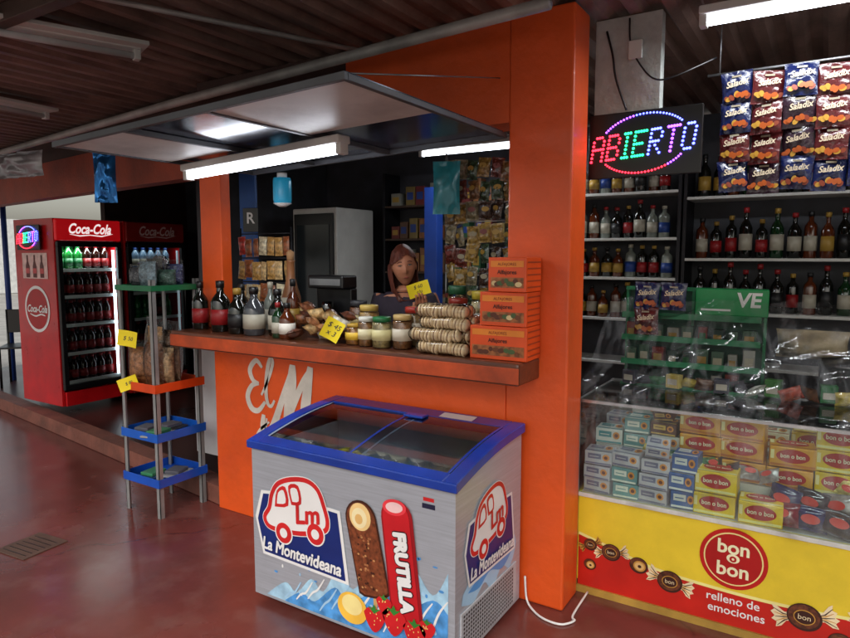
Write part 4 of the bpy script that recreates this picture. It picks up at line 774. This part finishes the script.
def headpt(u,v,g=0):
    la=(v-.5)*math.pi; lo=u*2*math.pi
    x=.074*math.cos(la)*math.sin(lo); y=-.092*math.cos(la)*math.cos(lo); z=.118*math.sin(la)
    if z<0: k=1+z*2.3; x*=max(.55,k); y*=max(.7,1+z*1.2) if y<0 else 1
    if y<0 and g==0:
        y-=.02*math.exp(-((x/.012)**2+((z+.018)/.02)**2))+.006*math.exp(-((x/.02)**2+((z+.062)/.01)**2))+.005*math.exp(-((x/.02)**2+((z+.1)/.014)**2)); y+=.009*(math.exp(-(((abs(x)-.03)/.016)**2+((z-.012)/.012)**2)))
        y-=.004*math.exp(-(((abs(x)-.042)/.018)**2+((z+.03)/.02)**2))
    return hc+V((x,y,z))*(1+g)
b.grid(48,40,lambda a,c:TILT@headpt(a,c),SK)
for sx_ in (-1,1): b.lathe([(.004,-.028),(.014,-.015),(.017,.008),(.01,.026),(.002,.03)],SK,(sx_*.075,-.03,1.525),8,sy=1.2,sx=.5,T=TILT)
def hand(c,d,up,b):
    c,d,up=V(c),V(d).normalized(),V(up).normalized(); s_=d.cross(up)
    for i,(o_,L) in enumerate(((-.027,.064),(-.009,.074),(.009,.071),(.026,.056))):
        a=c+s_*o_; b.tube([a-d*.02,a+d*L*.4-up*.004,a+d*L*.75+up*.006,a+d*L*.95+up*.018],.009,SK,8,True,[.0105,.0095,.0085,.0065])
    a=c-s_*.03-d*.03; b.tube([a,a-s_*.018+d*.02+up*.008,a-s_*.01+d*.05+up*.022],.01,SK,8,True,[.012,.0105,.008])
hand((.135,-.335,1.315),(-.1,-.15,1),(0,-1,-.15),b); b.box(-.155,-.085,-.34,-.27,.966,.99,SK,.01); hand((-.12,-.33,.98),(0,-1,0),(0,0,-1),b)
b.obj('body',per)
b=B(); sh=[((0,0,.86),(.145,.115)),((0,.0,1.08),(.132,.102)),((0,-.01,1.25),(.152,.112)),((0,0,1.345),(.08,.07)),((-.165,0,1.315),.068),((-.2,-.02,1.1),.055),((-.17,-.12,1.03),.046),((.165,0,1.315),.068),((.23,-.1,1.12),.055),((.2,-.2,1.165),.044)]
vs,fs=skin(sh,[(0,1),(1,2),(2,3),(2,4),(4,5),(5,6),(2,7),(7,8),(8,9)]); b.add(vs,fs,SH,True); b.obj('shirt',per)
b=B(); tr=[((0,0,.88),(.14,.11)),((-.09,0,.78),.098),((-.1,-.01,.45),.072),((-.1,.02,.15),.056),((.09,0,.78),.098),((.1,-.01,.45),.072),((.1,.02,.15),.056)]
vs,fs=skin(tr,[(0,1),(1,2),(2,3),(0,4),(4,5),(5,6)]); b.add(vs,fs,TR,True); b.obj('trousers',per)
b=B()
def hair(a,c):
    q=headpt(a,c,.13); n_=noise.noise(q*24)*.010+noise.noise(V((a*60,c*4,1)))*.005
    q=q+V((0,.006,.006))+V((n_,n_,0))
    if q.z<hc.z+.02:
        d=hc.z+.02-q.z; q.z=hc.z+.02-d*1.6; l_=V((q.x,q.y-hc.y-.02)); 
        if l_.length>.001: l_=l_.normalized()*max(l_.length,.092+.03*noise.noise(V((a*14,c*4,2)))); q.x=l_.x; q.y=hc.y+.02+l_.y*.95
    return TILT@q
def keep(a,c):
    q=headpt(a,c); return not (q.y<hc.y-.028 and q.z<hc.z+.066-.6*abs(q.x-.015)) and c>.1
b.grid(90,44,hair,HR,True,keep); b.obj('hair',per)
b=B(); EW=C((205,200,194),.3)
for sx_ in (-1,1):
    b.lathe([(.0,-.0032),(.009,-.002),(.0115,0),(.009,.002),(0,.0032)],EW,(sx_*.03,-.1125,1.543),10,sy=.7,T=TILT); b.lathe([(0,-.0034),(.0042,0),(0,.0034)],BLACK,(sx_*.03,-.1202,1.543),8,T=TILT)
    bb_=B(); bb_.stroke([(sx_*.014,.564),(sx_*.03,.569),(sx_*.046,.562)],.006,FR((0,-.117,1),(1,0,0),(0,0,1)),HR,.003); b.add(bb_.v,bb_.f,HR,False,TILT)
    bb_=B(); bb_.stroke([(sx_*.017,.5455),(sx_*.03,.5485),(sx_*.044,.5445)],.004,FR((0,-.119,1),(1,0,0),(0,0,1)),BLACK,.003); b.add(bb_.v,bb_.f,BLACK,False,TILT)
b.obj('eyes',per); b=B(); b.lathe([(0,-.004),(.014,-.0022),(.019,0),(.014,.0022),(0,.005)],C((150,66,60),.4),(0,-.1135,1.468),12,sy=.35,T=TILT); b.obj('mouth',per)
hp=Matrix.Translation(PL)@Matrix.Rotation(PR,4,'Z')@V((.12,-.362,1.405)); tag(tuple(hp),.75,-.3,['$ 60','c/u'],.13,.08,'yellow price card held up by the woman')
